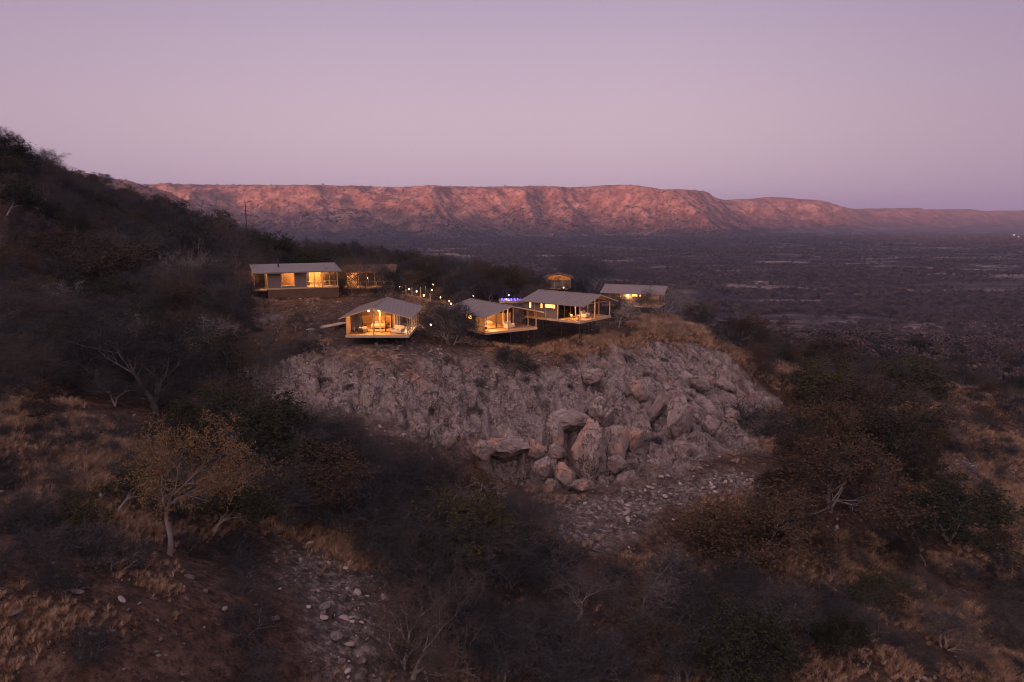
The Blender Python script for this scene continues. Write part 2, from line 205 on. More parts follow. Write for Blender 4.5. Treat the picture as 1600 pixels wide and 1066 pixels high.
ZONES = [('gully', [(-21.7, 65.1), (-14.0, 64.5), (-9.8, 59.6), (-4.4, 60.6), (0.0, 60.7), (3.7, 57.0), (5.5, 53.5), (13.9, 57.5), (20.1, 53.5), (17.2, 45.0), (-5.7, 37.2), (-5.7, 43.4), (-11.1, 50.3), (-18.4, 50.0), (-22.0, 57.9), (-23.9, 66.4)], 185, 2.3, {'bare': 0.62, 'big': 0.16, 'olive': 0.1, 'leafy': 0.04, 'dead': 0.09, 'shrub': 0.25}, (3.4, 5.8), 'in the dark gully thicket below the outcrop'),
 ('leftslope', [(-48.1, 67.8), (-74.3, 106.6), (-73.9, 124.9), (-48.5, 118.6), (-37.7, 107.8), (-38.3, 92.4), (-32.2, 75.1), (-21.4, 64.3), (-21.1, 58.1), (-27.4, 60.8), (-36.3, 67.8), (-42.5, 68.2)], 150, 2.8, {'bare': 0.6, 'big': 0.2, 'olive': 0.14, 'leafy': 0.06, 'dead': 0.05, 'shrub': 0.25}, (3.8, 7.2), 'on the shaded slope left of the outcrop'),
 ('lefthill', [(-74.3, 106.6), (-113.7, 167.4), (-188.8, 301.8), (-167.7, 299.1), (-123.4, 262.8), (-75.9, 210.4), (-51.2, 164.9), (-47.7, 141.1), (-48.5, 118.6), (-73.9, 124.9)], 620, 4.2, {'bare': 0.6, 'big': 0.16, 'olive': 0.14, 'leafy': 0.12, 'dead': 0.05, 'shrub': 0.1}, (4.6, 8.5), 'up the wooded left hill'),
 ('skyline', [(-121.5, 179.9), (-129.3, 192.2), (-188.8, 301.8), (-170.2, 290.7), (-160.5, 299.5), (-125.7, 267.8), (-123.4, 262.8), (-167.7, 299.1), (-188.8, 301.8)], 150, 3.6, {'bare': 0.6, 'olive': 0.2, 'shrub': 0.4}, (3.6, 6.5), 'along the skyline of the left hill'),
 ('lodge', [(-48.5, 118.6), (-49.7, 147.2), (-53.8, 178.4), (-32.8, 190.1), (0.0, 155.2), (24.9, 143.0), (29.4, 140.2), (20.3, 145.4), (5.9, 136.7), (4.2, 119.4), (-6.9, 132.2), (-8.8, 100.7), (-15.2, 124.9), (-24.8, 118.6), (-39.8, 114.1), (-36.0, 102.5), (-40.6, 108.1)], 210, 2.7, {'bare': 0.75, 'big': 0.14, 'olive': 0.07, 'leafy': 0.06, 'shrub': 0.15}, (3.2, 5.6), 'among the lodge buildings'),
 ('cabinfront', [(-37.4, 92.2), (-36.0, 102.5), (-21.1, 92.3), (-20.0, 87.3), (-27.4, 88.8), (-27.7, 82.2)], 22, 2.6, {'bare': 0.5, 'dead': 0.1, 'shrub': 0.5}, (2.2, 3.6), 'below the main lodge'),
 ('lowerleft', [(-20.2, 26.5), (-41.4, 58.0), (-33.9, 63.0), (-24.7, 59.5), (-16.9, 45.8), (-11.7, 32.4)], 100, 2.3, {'olive': 0.05, 'shrub': 1.0, 'bare': 0.14, 'leafy': 0.08}, (2.4, 4.0), 'on the grassy lower left slope'),
 ('right', [(19.6, 66.9), (28.3, 75.1), (40.6, 97.9), (50.9, 120.6), (59.4, 123.6), (63.8, 109.3), (58.5, 94.9), (52.7, 75.1), (42.5, 56.3), (38.4, 63.6), (19.3, 45.1), (16.3, 45.0), (21.5, 57.7), (14.3, 59.5), (21.0, 65.5)], 84, 3.4, {'leafy': 0.45, 'bare': 0.4, 'olive': 0.1, 'shrub': 0.6}, (2.6, 4.8), 'on the brown right slope'),
 ('lowerright', [(20.1, 53.5), (28.6, 61.8), (52.3, 70.3), (38.1, 50.0), (17.2, 45.0)], 42, 2.6, {'bare': 0.3, 'shrub': 1.0, 'olive': 0.06}, (2.2, 3.8), 'on the grassy lower right slope'),
 ('foothill', [(33.4, 107.8), (30.4, 133.6), (106.0, 241.0), (170.2, 241.2), (56.7, 76.8), (56.0, 90.6), (64.1, 111.7), (59.4, 123.6), (42.7, 114.3)], 210, 4.0, {'bare': 0.7, 'leafy': 0.12, 'olive': 0.15, 'shrub': 0.3}, (3.2, 5.6), 'on the foothill right of the outcrop'),
 ('rockshrubs', [(-23.7, 83.7), (-8.1, 91.7), (8.7, 98.5), (22.5, 106.2), (25.3, 94.4), (13.0, 71.3), (0.0, 79.4), (-12.5, 77.6)], 46, 3.2, {'shrub': 1.0}, (1.1, 2.6), 'growing on the bare outcrop')]
GRASS = [([(7.7, 109.8), (21.7, 123.9), (137.1, 522.1), (33.7, 116.1), (19.0, 107.9), (9.1, 103.5)], 0.5), ([(-8.3, 94.5), (5.2, 97.4), (4.0, 90.7), (-3.1, 86.4), (-7.9, 88.9)], 0.35), ([(-28.3, 89.1), (-8.5, 96.1), (-7.9, 88.9), (-23.7, 83.7)], 0.15), ([(-44.4, 62.3), (-35.0, 65.3), (-25.6, 59.0), (-17.6, 40.4), (-11.7, 32.4), (-20.2, 26.5)], 1.05), ([(-26.2, 90.2), (5.4, 102.6), (6.5, 91.6), (-11.8, 82.7), (-23.4, 82.3)], -0.3), ([(-10.4, 36.7), (0.0, 43.9), (0.0, 41.9), (-10.2, 33.6)], 0.6), ([(8.9, 69.7), (19.0, 69.6), (21.0, 65.5), (17.0, 61.2), (9.0, 61.5)], 0.8), ([(24.1, 65.8), (29.8, 64.6), (54.5, 73.5), (38.1, 50.0), (19.3, 45.1), (19.3, 59.2)], 0.85), ([(87.9, 221.5), (128.8, 181.5), (56.7, 76.8), (53.7, 86.5), (56.7, 105.2), (44.4, 110.4)], 0.5), ([(32.2, 100.3), (44.7, 108.6), (31.0, 77.7), (19.6, 66.9), (19.2, 70.5)], 0.35), ([(64.4, 169.9), (56.2, 129.3), (46.7, 111.3), (41.9, 112.0)], 0.6), ([(58.5, 114.9), (89.1, 143.0), (77.2, 123.3), (57.9, 107.6)], 0.6), ([(130.4, 227.5), (110.9, 155.7), (88.2, 122.8), (79.9, 150.2)], 0.4), ([(-16.5, 77.2), (-12.7, 70.7), (0.0, 69.6), (5.1, 55.1), (13.3, 57.3), (17.4, 53.0), (9.1, 48.1), (-4.3, 46.3), (-9.4, 50.7), (-20.1, 58.4), (-24.2, 75.2)], -0.45), ([(-74.3, 106.6), (-48.5, 118.6), (-37.7, 107.8), (-34.3, 82.2), (-48.1, 67.8)], -0.35), ([(-113.7, 167.4), (-55.1, 177.5), (-48.5, 118.6), (-74.3, 106.6)], -0.3), ([(32.1, 103.0), (64.5, 120.5), (53.7, 83.8), (30.6, 66.6), (22.4, 70.3)], -0.1)]
BOARD = ((-23.51, 103.69), (-27.23, 96.12), 65.1)
PATH_LAMPS = [(-28.4, 175.0, None, 1.3, 20, 'large bright lantern high behind the pavilion trees'),
 (-28.8, 158.8, None, 0.8, 0, 'small lantern left of the large high one'),
 (-27.4, 155.3, None, 0.8, 6, 'lantern just below left of the large high one'),
 (-25.3, 150.4, None, 0.7, 0, 'faint lantern under the large high one'),
 (-23.9, 147.3, None, 0.6, 0, 'faintest lantern by the stair behind the trees'),
 (-21.1, 138.8, None, 1, 10, 'uppermost lantern in the row of four down the path'),
 (-18.6, 133.5, None, 1, 10, 'second lantern down the path row of four'),
 (-16.8, 129.9, None, 1, 10, 'third lantern down the path row of four'),
 (-15.0, 125.3, None, 1, 10, 'lowest lantern in the path row of four'),
 (-14.8, 136.2, None, 0.9, 4, 'white lantern right of the path row'),
 (-15.1, 141.6, None, 0.7, 0, 'dim lantern above the white one right of the path row'),
 (-11.8, 106.3, None, 1.15, 22, 'bright star like lantern right of the front left cabin'),
 (-12.6, 129.8, None, 0.9, 5, 'white lantern on the slope left of the middle cabin roof'),
 (-10.8, 126.3, None, 0.7, 0, 'dim lantern by the bare trees left of the middle cabin'),
 (-9.9, 119.4, None, 1, 8, 'warm lantern behind the bare trees left of the middle cabin'),
 (-8.3, 120.0, None, 0.6, 0, 'tiny lantern left of the middle cabin window'),
 (-7.1, 135.3, None, 0.8, 3, 'lantern above the back of the middle cabin roof'),
 (-0.6, 137.5, None, 0.9, 3, 'white lantern behind the pool'),
 (-1.0, 130.5, None, 0.9, 3, 'white lantern in front of the pool'),
 (10.5, 150.0, None, 0.9, 6, 'lantern right of the small tent'),
 (-19.4, 160.0, None, 0.6, 0, 'faint lantern in the trees above the path'),
 (-13.95, 93.47, 65.2, 0.6, 14, 'floor lantern on the right walkway of the front left cabin'),
 (-13.56, 95.17, 65.2, 0.6, 8, 'second floor lantern further along that walkway'),
 (-13.26, 97.17, 65.2, 0.75, 8, 'third lantern near the back of that walkway')]
FENCE_POSTS = [(-22.0, 142.7, 1.49, 'pale wooden post leftmost beside the lit path row'),
 (-19.1, 128.0, 1.78, 'pale wooden post second from the left beside the lit path row'),
 (-19.3, 134.1, 1.63, 'pale wooden post third from the left beside the lit path row'),
 (-17.2, 126.6, 1.98, 'pale wooden post fourth beside the lit path row'),
 (-15.7, 126.5, 2.2, 'pale wooden post fifth beside the lit path row'),
 (-15.6, 133.1, 1.85, 'pale wooden post sixth beside the lit path row'),
 (-14.1, 126.7, 1.54, 'pale wooden post rightmost beside the lit path row')]
LANDMARKS = [(8.0, 72.1, 'the boulder pile'), (-0.7, 73.4, 'the cave mouth'), (-19.8, 39.8, 'the amber tree'), (9.9, 49.9, 'the thin white trunk'), (21.1, 60.8, 'the tree with three pale trunks'), (-5.8, 57.8, 'the pale forked dead tree'), (-16.6, 57.1, 'the pale branching tree'), (-10.1, 38.3, 'the stony gully'), (-17.1, 92.6, 'the front left cabin'), (0.0, 109.9, 'the middle cabin'), (11.6, 114.8, 'the long roofed cabin'), (23.3, 133.3, 'the rear right cabin'), (-33.4, 116.1, 'the main lodge'), (-27.1, 130.1, 'the pavilion'), (-34.9, 69.8, 'the bent limbed bare tree'), (76.3, 136.0, 'the pale foothill clearing'), (47.3, 97.3, 'the large russet tree'), (45.1, 72.0, 'the dark olive tree'), (39.6, 104.2, 'the right end of the outcrop'), (29.9, 49.6, 'the three pale rocks'), (-62.3, 143.9, 'the tall pale trunked tree'), (-17.4, 37.2, 'the brightest pale rock'), (-151.7, 278.6, 'the flat topped skyline tree'), (-122.7, 186.4, 'the hilltop at the left edge'), (-65.7, 101.6, 'the left edge thicket'), (-30.9, 46.2, 'the lower left grass'), (-19.4, 27.6, 'the bottom left corner'), (-12.7, 70.7, 'the left foot of the outcrop'), (-18.2, 130.5, 'the row of path lanterns'), (-0.6, 136.9, 'the pool'), (8.4, 149.6, 'the small tent'), (-3.8, 40.0, 'the bottom centre grass'), (15.9, 70.1, 'the talus'), (41.0, 55.7, 'the right edge grass'), (118.8, 176.1, 'the right edge of the foothill'), (-68.1, 126.3, 'the ochre bush tree'), (17.6, 46.3, 'the bottom right thicket'), (2.2, 47.7, 'the middle of the dark thicket'), (53.0, 148.3, 'the broad brown crowned tree'), (-75.3, 211.2, 'the radio mast'), (-95.0, 158.0, 'the middle of the left hill'), (8.5, 44.5, 'the bottom edge thicket')]
MAST = (-83.4, 235, 12.1)
FAR_LIGHTS = [(1728.3, 2550.0, 2.0, 'cluster of white settlement lights at the right edge of the plain'), (1836.3, 2734.8, 1.2, 'smaller white light left of the settlement cluster'), (1543.8, 2844.3, 1.0, 'single orange light alone on the far plain')]

# ---------------------------------------------------------------- terrain functions
def smooth(a, b, x):
    t = np.clip((x - a) / (b - a), 0, 1); return t * t * (3 - 2 * t)
def _hash(ix, iy, s):
    n = (ix.astype(np.int64) * 374761393 + iy.astype(np.int64) * 668265263 + s * 974634777) & 0xffffffff
    n = ((n ^ (n >> 13)) * 1274126177) & 0xffffffff
    n = ((n ^ (n >> 16)) * 2246822519) & 0xffffffff
    return ((n ^ (n >> 15)) & 0xffffff) / float(0xffffff)
def vnoise(x, y, s=0):
    ix = np.floor(x); iy = np.floor(y); fx = x - ix; fy = y - iy
    u = fx * fx * fx * (fx * (fx * 6 - 15) + 10); v = fy * fy * fy * (fy * (fy * 6 - 15) + 10)
    a = _hash(ix, iy, s); b = _hash(ix + 1, iy, s); c = _hash(ix, iy + 1, s); d = _hash(ix + 1, iy + 1, s)
    return ((a * (1 - u) + b * u) * (1 - v) + (c * (1 - u) + d * u) * v) * 2 - 1
def fbm(x, y, o=4, s=0, gain=.5):
    r = np.zeros(np.shape(x)); a = 1.; n = 0.
    for k in range(o):
        r = r + a * vnoise(x, y, s + k * 17); n += a; a *= gain
        x, y = x * 1.62 - y * 1.18 + 3.7, x * 1.18 + y * 1.62 - 9.1
    return r / n
def ridged(x, y, o=4, s=0):
    r = np.zeros(np.shape(x)); a = 1.; n = 0.
    for k in range(o):
        r = r + a * (1 - np.abs(vnoise(x, y, s + k * 31))); n += a; a *= .5
        x, y = x * 1.62 - y * 1.18 + 3.7, x * 1.18 + y * 1.62 - 9.1
    return r / n
def cells(x, y, s=0):
    """jittered cells: edge distance (F2-F1), a value per cell, offset from the cell's centre"""
    ix = np.floor(x); iy = np.floor(y)
    f1 = np.full(x.shape, 9.); f2 = np.full(x.shape, 9.); cid = np.zeros(x.shape); ox = np.zeros(x.shape); oy = np.zeros(x.shape); c2 = np.zeros(x.shape)
    for dx in (-1, 0, 1):
        for dy in (-1, 0, 1):
            jx = ix + dx; jy = iy + dy
            px = jx + .5 + (_hash(jx, jy, s) - .5) * .95; py = jy + .5 + (_hash(jx, jy, s + 5) - .5) * .95
            d = np.hypot(x - px, y - py); nr = d < f1
            f2 = np.where(nr, f1, np.minimum(f2, d)); f1 = np.where(nr, d, f1)
            cid = np.where(nr, _hash(jx, jy, s + 9), cid); c2 = np.where(nr, _hash(jx, jy, s + 13), c2)
            ox = np.where(nr, x - px, ox); oy = np.where(nr, y - py, oy)
    return f2 - f1, cid, c2, ox, oy
_P = np.array(CTRL)
def _tps_fit():
    X = _P[:, :2] / 100.; n = len(X)
    r = np.hypot(X[:, None, 0] - X[None, :, 0], X[:, None, 1] - X[None, :, 1]); K = r * r * np.log(r + 1e-9) + np.eye(n) * .0006
    A = np.zeros((n + 3, n + 3)); A[:n, :n] = K; A[:n, n] = 1; A[:n, n + 1:] = X; A[n, :n] = 1; A[n + 1:, :n] = X.T
    return np.linalg.solve(A, np.concatenate([_P[:, 2], np.zeros(3)])), X
_WT, _XT = _tps_fit()
def tps(x, y):
    sh = x.shape; x = x.ravel() / 100.; y = y.ravel() / 100.; n = len(_XT); out = np.empty(x.shape)
    for a in range(0, len(x), 100000):
        b = a + 100000
        r2 = (x[a:b, None] - _XT[None, :, 0]) ** 2 + (y[a:b, None] - _XT[None, :, 1]) ** 2
        out[a:b] = (.5 * r2 * np.log(r2 + 1e-18)) @ _WT[:n] + _WT[n] + x[a:b] * _WT[n + 1] + y[a:b] * _WT[n + 2]
    return out.reshape(sh)
SUN_H = (-0.46, -0.888)                       # horizontal direction towards the low sun, behind the added hill
BASE_X = [-4000, -1195, 0, 650, 1032, 1472, 2080, 3186, 6000]
BASE_Y = [2150, 2250, 2480, 2500, 2950, 3350, 3900, 4500, 5800]
TOP_X = [-2500, -1900, -1000, -570, -360, -250, -80, 60, 200, 330, 430, 540, 800, 900, 1010, 1180, 1400, 1560, 1800, 2080, 2450, 2620, 2950, 3200, 4000, 6000]
TOP_Z = [186, 188, 187, 187, 184, 188, 186, 192, 187, 195, 190, 176, 176, 158, 147, 149, 165, 152, 126, 100, 118, 104, 112, 98, 108, 100]
def far_height(x, y):
    wx = x + 120 * fbm(x / 600, y / 600, 3, 71)
    yb = np.interp(wx, BASE_X, BASE_Y); top = np.interp(wx, TOP_X, TOP_Z)
    g = ridged((x + .35 * y) / 430 + .15 * fbm(x / 150, y / 150, 2, 3), (y - .2 * x) / 900, 3, 11)
    g2 = ridged((x - .2 * y) / 95, y / 260, 3, 23)
    t = (y - yb) + 360 * (g - .62) + 62 * (g2 - .62) + 25 * fbm(x / 40, y / 40, 3, 5)
    s = np.clip(t / 560, 0, 1)
    prof = .30 * s + .70 * smooth(0, 1, s ** 1.2)
    back = smooth(0, 1, (t - 560) / 2500)
    h = top * prof + 7 * fbm(x / 55, y / 55, 4, 41) * np.clip(s * 4, 0, 1) * np.clip((1.06 - s) * 5, 0.06, 1) + back * 6 * fbm(x / 900, y / 900, 3, 8)
    plain = 3.2 * fbm(x / 420, y / 420, 4, 91) + 2 * smooth(-900, 0, t)
    h = h + plain
    # lit spur behind the left hill
    d = np.hypot((x + 950) / 1.0, (y - 1500) / 1.0)
    ax = (x + 950) * .62 + (y - 1500) * .78
    spur = 152 * np.clip(1 - smooth(150, 560, ((x + 1010) * 1.0 + (y - 1500) * .25) + 130 * (ridged(x / 260, y / 260, 3, 52) - .6)), 0, 1) * smooth(700, 1150, y) * (1 - smooth(1700, 2200, y))
    h = np.maximum(h, spur + 5 * fbm(x / 60, y / 60, 3, 57))
    # unseen mountain behind the viewpoint, added to shade foreground and plain; left hill continues
    q = x * SUN_H[0] + y * SUN_H[1]; p = x * SUN_H[1] - y * SUN_H[0]
    ridge = (166 + 10 * fbm(p / 400, 0 * p, 2, 66)) * smooth(20, 330, q + 25 * fbm(x / 120, y / 120, 3, 33)) * (1 - smooth(900, 2200, q)) * (1 - smooth(3400, 4600, np.abs(p)))
    left = 150 * smooth(120, 420, -x + 30 * fbm(x / 90, y / 90, 2, 37)) * (1 - smooth(330, 640, y)) * (1 - smooth(600, 1400, -x))
    return np.maximum(h, np.maximum(ridge, left))
def lanes(x, y):
    a = smooth(.76, .86, ridged(x / 520 + .2 * fbm(x / 200, y / 90, 2, 905), y / 130 + x / 900, 2, 901)) * smooth(-.25, .25, fbm(x / 70, y / 30, 3, 909))
    b = smooth(.16, .46, fbm(x / 150, y / 30, 5, 915))
    return np.clip(a + .8 * b, 0, 1) * smooth(380, 640, y) * (1 - smooth(1100, 2400, y) * .75)
def base_height(x, y):
    """large shape only"""
    r = np.hypot(x, y)
    w = 1 - smooth(300, 620, r)
    return far_height(x, y) * (1 - w) + tps(np.clip(x, -650, 650), np.clip(y, -300, 700)) * w
def in_poly(x, y, poly):
    c = np.zeros(x.shape, bool); n = len(poly)
    for i in range(n):
        x1, y1 = poly[i]; x2, y2 = poly[(i + 1) % n]
        if y1 == y2: continue
        c ^= ((y1 > y) != (y2 > y)) & (x < (x2 - x1) * (y - y1) / (y2 - y1) + x1)
    return c
def poly_dist(x, y, poly):
    d = np.full(x.shape, 1e9); n = len(poly)
    for i in range(n):
        x1, y1 = poly[i]; x2, y2 = poly[(i + 1) % n]; ux, uy = x2 - x1, y2 - y1
        t = np.clip(((x - x1) * ux + (y - y1) * uy) / (ux * ux + uy * uy), 0, 1)
        d = np.minimum(d, np.hypot(x - x1 - t * ux, y - y1 - t * uy))
    return np.where(in_poly(x, y, poly), d, -d)

def full_height(x, y, detail=True):
    """base shape + hummocks + rock relief; returns z, rock, slab (masks)"""
    x = np.asarray(x, float); y = np.asarray(y, float)
    z = base_height(x, y); r = np.hypot(x, y)
    near = 1 - smooth(250, 500, r)
    rock = np.zeros(x.shape); slab = np.zeros(x.shape); stony = np.zeros(x.shape)
    m = (r < 135) & (y > 20)
    if m.any():
        xm, ym = x[m], y[m]
        wob = 2.6 * fbm(xm / 5, ym / 5, 4, 201)
        a = smooth(-1.5, 3.5, poly_dist(xm, ym, ROCK) + wob)
        b = smooth(-2, 3, poly_dist(xm, ym, SLAB) + wob)
        s1 = np.maximum(smooth(-1.5, 2, poly_dist(xm, ym, STONY1) + wob), smooth(-3, 3, poly_dist(xm, ym, STONY2) + 1.5 * wob) * .7)
        s1 = np.maximum(s1, smooth(-1.5, 2, poly_dist(xm, ym, TALUS) + wob))
        s1 = np.maximum(s1, .8 * smooth(-2, 3, poly_dist(xm, ym, STONY3) + 1.5 * wob))
        rock[m] = a; slab[m] = b
        # blocks: tilted facets parted by cracks, three sizes; strata on the slab dip to the right
        dz = np.zeros(xm.shape)
        wx = xm + .5 * fbm(xm / 2.2, ym / 2.2, 3, 301); wy = ym + .5 * fbm(xm / 2.2, ym / 2.2, 3, 311)
        for size, amp, tilt, crack, sd_ in ((5.4, 1.0, .24, .80, 1), (2.2, .62, .32, .50, 2), (.95, .32, .42, .24, 3), (.46, .15, .5, .10, 4)):
            ca, sa = math.cos(.6 + sd_), math.sin(.6 + sd_)
            u = (wx * ca + wy * sa) / size; v = (-wx * sa + wy * ca) / (size * .9)
            e, c1, c2, ox, oy = cells(u, v, 400 + sd_ * 7)
            dz += a * (1 - .62 * b) * (amp * (c1 - .5) + tilt * size * ((c2 - .5) * ox * 1.6 + (c1 - .5) * oy * 1.6) - crack * (1 - smooth(0, .13, e)))
        u = (wx * .80 + wy * .60) / 1.15; v = (-wx * .60 + wy * .80) / 6.5     # long slabs
        e, c1, c2, ox, oy = cells(u, v, 477)
        dz += a * b * (1.1 * (c1 - .5) + 1.1 * ox * (c2 - .1) - 1.1 * (1 - smooth(0, .13, e)))
        q = (wx * .86 + wy * .5) / 3.4 + .35 * fbm(xm / 6, ym / 6, 3, 361); fr_q = q - np.floor(q)
        dz += a * .75 * (fr_q - .5) * smooth(1, .90, fr_q) * (.5 + .5 * _hash(np.floor(q), 0 * q, 77))
        dz += a * 1.3 * (ridged(xm / 9, ym / 9, 3, 350) - .62) * 1.6
        stony[m] = s1
        u = wx / .55; v = wy / .6
        e, c1, c2, ox, oy = cells(u, v, 491)
        dz += np.maximum(s1, .5 * (1 - a)) * (.16 * np.maximum(c1 - .45, 0) * smooth(0, .3, e)) * (s1 * 1.8 + .5)
        # hollows and a cave mouth under the overhanging blocks
        for hx, hy, hr, hd in HOLLOWS:
            q = np.hypot((xm - hx) / hr, (ym - hy) / (hr * .75)) + .25 * fbm(xm / .9, ym / .9, 2, 371)
            dz -= hd * (1 - smooth(.55, 1.05, q))
        z[m] += dz
    z = z + near * (.75 * fbm(x / 11, y / 11, 3, 101) + .22 * fbm(x / 2.6, y / 2.6, 3, 111)) * (1 - .5 * rock)
    for px, py, pr, pz in PADS:                                 # ground stays under the floors
        w = 1 - smooth(pr, pr + 6, np.hypot(x - px, y - py)); z = z * (1 - w) + np.minimum(z, pz) * w
    return z, rock, slab, stony
def gz(x, y):
    return float(full_height(np.array([x]), np.array([y]))[0][0])

# ---------------------------------------------------------------- object helpers
def tag(o, label=None, cat=None, group=None, kind=None):
    if label: o['label'] = label
    if cat: o['category'] = cat
    if group: o['group'] = group
    if kind: o['kind'] = kind
    return o
def empty(name, loc, rz=0.):
    o = bpy.data.objects.new(name, None); C.objects.link(o); o.location = loc; o.rotation_euler = (0, 0, rz); o.empty_display_size = .3
    return o
def np_mesh(name, co, faces, mats, midx=None, smooth_=False):
    """faces: int array (n,3) or (n,4)"""
    me = bpy.data.meshes.new(name); co = np.asarray(co, np.float32); faces = np.asarray(faces, np.int32)
    k = faces.shape[1]
    me.vertices.add(len(co)); me.vertices.foreach_set('co', co.ravel())
    me.loops.add(faces.size); me.loops.foreach_set('vertex_index', faces.ravel())
    me.polygons.add(len(faces)); me.polygons.foreach_set('loop_start', np.arange(0, faces.size, k, dtype=np.int32))
    if midx is not None: me.polygons.foreach_set('material_index', np.asarray(midx, np.int32))
    if smooth_: me.polygons.foreach_set('use_smooth', np.ones(len(faces), bool))
    for m in (mats if isinstance(mats, (list, tuple)) else [mats]): me.materials.append(m)
    me.update(calc_edges=True); me.validate(verbose=False)
    return me
def link(name, me, parent=None):
    o = bpy.data.objects.new(name, me); C.objects.link(o)
    if parent: o.parent = parent
    return o
class MB:
    def __init__(s): s.v = []; s.f = []
    def poly8(s, p):
        b = len(s.v); s.v += [tuple(q) for q in p]
        s.f += [tuple(b + i for i in q) for q in ((0, 3, 2, 1), (4, 5, 6, 7), (0, 1, 5, 4), (1, 2, 6, 5), (2, 3, 7, 6), (3, 0, 4, 7))]
        return s
    def box(s, x0, y0, z0, x1, y1, z1):
        return s.poly8([(x0, y0, z0), (x1, y0, z0), (x1, y1, z0), (x0, y1, z0), (x0, y0, z1), (x1, y0, z1), (x1, y1, z1), (x0, y1, z1)])
    def tube(s, pts, rad, n=6):
        b = len(s.v); pts = [Vector(p) for p in pts]
        for i, p in enumerate(pts):
            d = (pts[min(i + 1, len(pts) - 1)] - pts[max(i - 1, 0)]).normalized()
            a = d.orthogonal().normalized() if i == 0 else (a - d * a.dot(d)).normalized()
            c = d.cross(a); rr = rad[i] if isinstance(rad, (list, tuple)) else rad
            for k in range(n):
                t = 2 * math.pi * k / n; s.v.append(tuple(p + a * (rr * math.cos(t)) + c * (rr * math.sin(t))))
        for i in range(len(pts) - 1):
            for k in range(n):
                s.f.append((b + i * n + k, b + i * n + (k + 1) % n, b + (i + 1) * n + (k + 1) % n, b + (i + 1) * n + k))
        s.f.append(tuple(b + k for k in range(n))[::-1]); s.f.append(tuple(b + (len(pts) - 1) * n + k for k in range(n)))
        return s
    def ball(s, c, r, nu=10, nv=6, sq=(1, 1, 1)):
        b = len(s.v)
        for j in range(nv + 1):
            t = math.pi * j / nv
            for i in range(nu):
                q = 2 * math.pi * i / nu
                s.v.append((c[0] + r * sq[0] * math.sin(t) * math.cos(q), c[1] + r * sq[1] * math.sin(t) * math.sin(q), c[2] + r * sq[2] * math.cos(t)))
        for j in range(nv):
            for i in range(nu):
                s.f.append((b + j * nu + i, b + (j + 1) * nu + i, b + (j + 1) * nu + (i + 1) % nu, b + j * nu + (i + 1) % nu))
        return s
    def quad(s, a, b_, c, d):
        b = len(s.v); s.v += [a, b_, c, d]; s.f.append((b, b + 1, b + 2, b + 3)); return s
    def mesh(s, name, mat, sm=False):
        me = bpy.data.meshes.new(name); me.from_pydata(s.v, [], s.f)
        me.materials.append(mat)
        if sm: me.polygons.foreach_set('use_smooth', [True] * len(me.polygons))
        me.update(); return me
    def build(s, name, mat, parent=None, sm=False): return link(name, s.mesh(name, mat, sm), parent)
def copy_thing(root, loc=None, rz=None, scale=None, label=None, group=None):
    r = root.copy(); C.objects.link(r)
    if loc is not None: r.location = loc
    if rz is not None: r.rotation_euler = (0, 0, rz)
    if scale is not None: r.scale = scale if isinstance(scale, tuple) else (scale,) * 3
    if label: r['label'] = label
    if group: r['group'] = group
    for ch in root.children:
        c = ch.copy(); C.objects.link(c); c.parent = r
        for g in ch.children:
            d = g.copy(); C.objects.link(d); d.parent = c
    return r

# ---------------------------------------------------------------- materials
def nodes(name, rough=.9, spec=.15):
    m = bpy.data.materials.new(name); m.use_nodes = True; t = m.node_tree; b = t.nodes['Principled BSDF']
    b.inputs['Roughness'].default_value = rough; b.inputs['Specular IOR Level'].default_value = spec
    return m, t, b
def noise(t, scale, detail=5, rough=.6, vec=None, kind='ShaderNodeTexNoise'):
    n = N(t, kind); n.inputs['Scale'].default_value = scale
    if 'Detail' in n.inputs: n.inputs['Detail'].default_value = detail
    if 'Roughness' in n.inputs: n.inputs['Roughness'].default_value = rough
    if vec is not None: t.links.new(vec, n.inputs['Vector'])
    return n
def rampn(t, src, stops):
    r = N(t, 'ShaderNodeValToRGB'); t.links.new(src, r.inputs[0]); c = r.color_ramp
    while len(c.elements) < len(stops): c.elements.new(.5)
    for e, (p, col) in zip(c.elements, stops): e.position = p; e.color = (*col, 1) if len(col) == 3 else col
    return r.outputs[0]
def mixc(t, f, a, b, blend='MIX'):
    m = N(t, 'ShaderNodeMix', data_type='RGBA', blend_type=blend)
    for s, v in ((m.inputs[0], f), (m.inputs[6], a), (m.inputs[7], b)):
        if hasattr(v, 'links'): t.links.new(v, s)
        elif isinstance(v, (int, float)): s.default_value = v
        else: s.default_value = (*v, 1) if len(v) == 3 else v
    return m.outputs[2]
def mathn(t, op, a, b=None, clamp=False):
    m = N(t, 'ShaderNodeMath', operation=op); m.use_clamp = clamp
    for s, v in ((m.inputs[0], a), (m.inputs[1], b)):
        if v is None: continue
        if hasattr(v, 'links'): t.links.new(v, s)
        else: s.default_value = v
    return m.outputs[0]
def mapr(t, v, a, b, c=0., d=1.):
    m = N(t, 'ShaderNodeMapRange'); m.clamp = True; t.links.new(v, m.inputs[0])
    for i, q in enumerate((a, b, c, d)): m.inputs[i + 1].default_value = q
    return m.outputs[0]
def bump(t, b, h, strength=.6, dist=.1):
    n = N(t, 'ShaderNodeBump'); n.inputs['Strength'].default_value = strength; n.inputs['Distance'].default_value = dist
    t.links.new(h, n.inputs['Height']); t.links.new(n.outputs[0], b.inputs['Normal'])
def coords(t, scale=None):
    c = N(t, 'ShaderNodeTexCoord').outputs['Object']
    if scale is None: return c
    m = N(t, 'ShaderNodeMapping'); m.inputs['Scale'].default_value = scale; t.links.new(c, m.inputs[0]); return m.outputs[0]
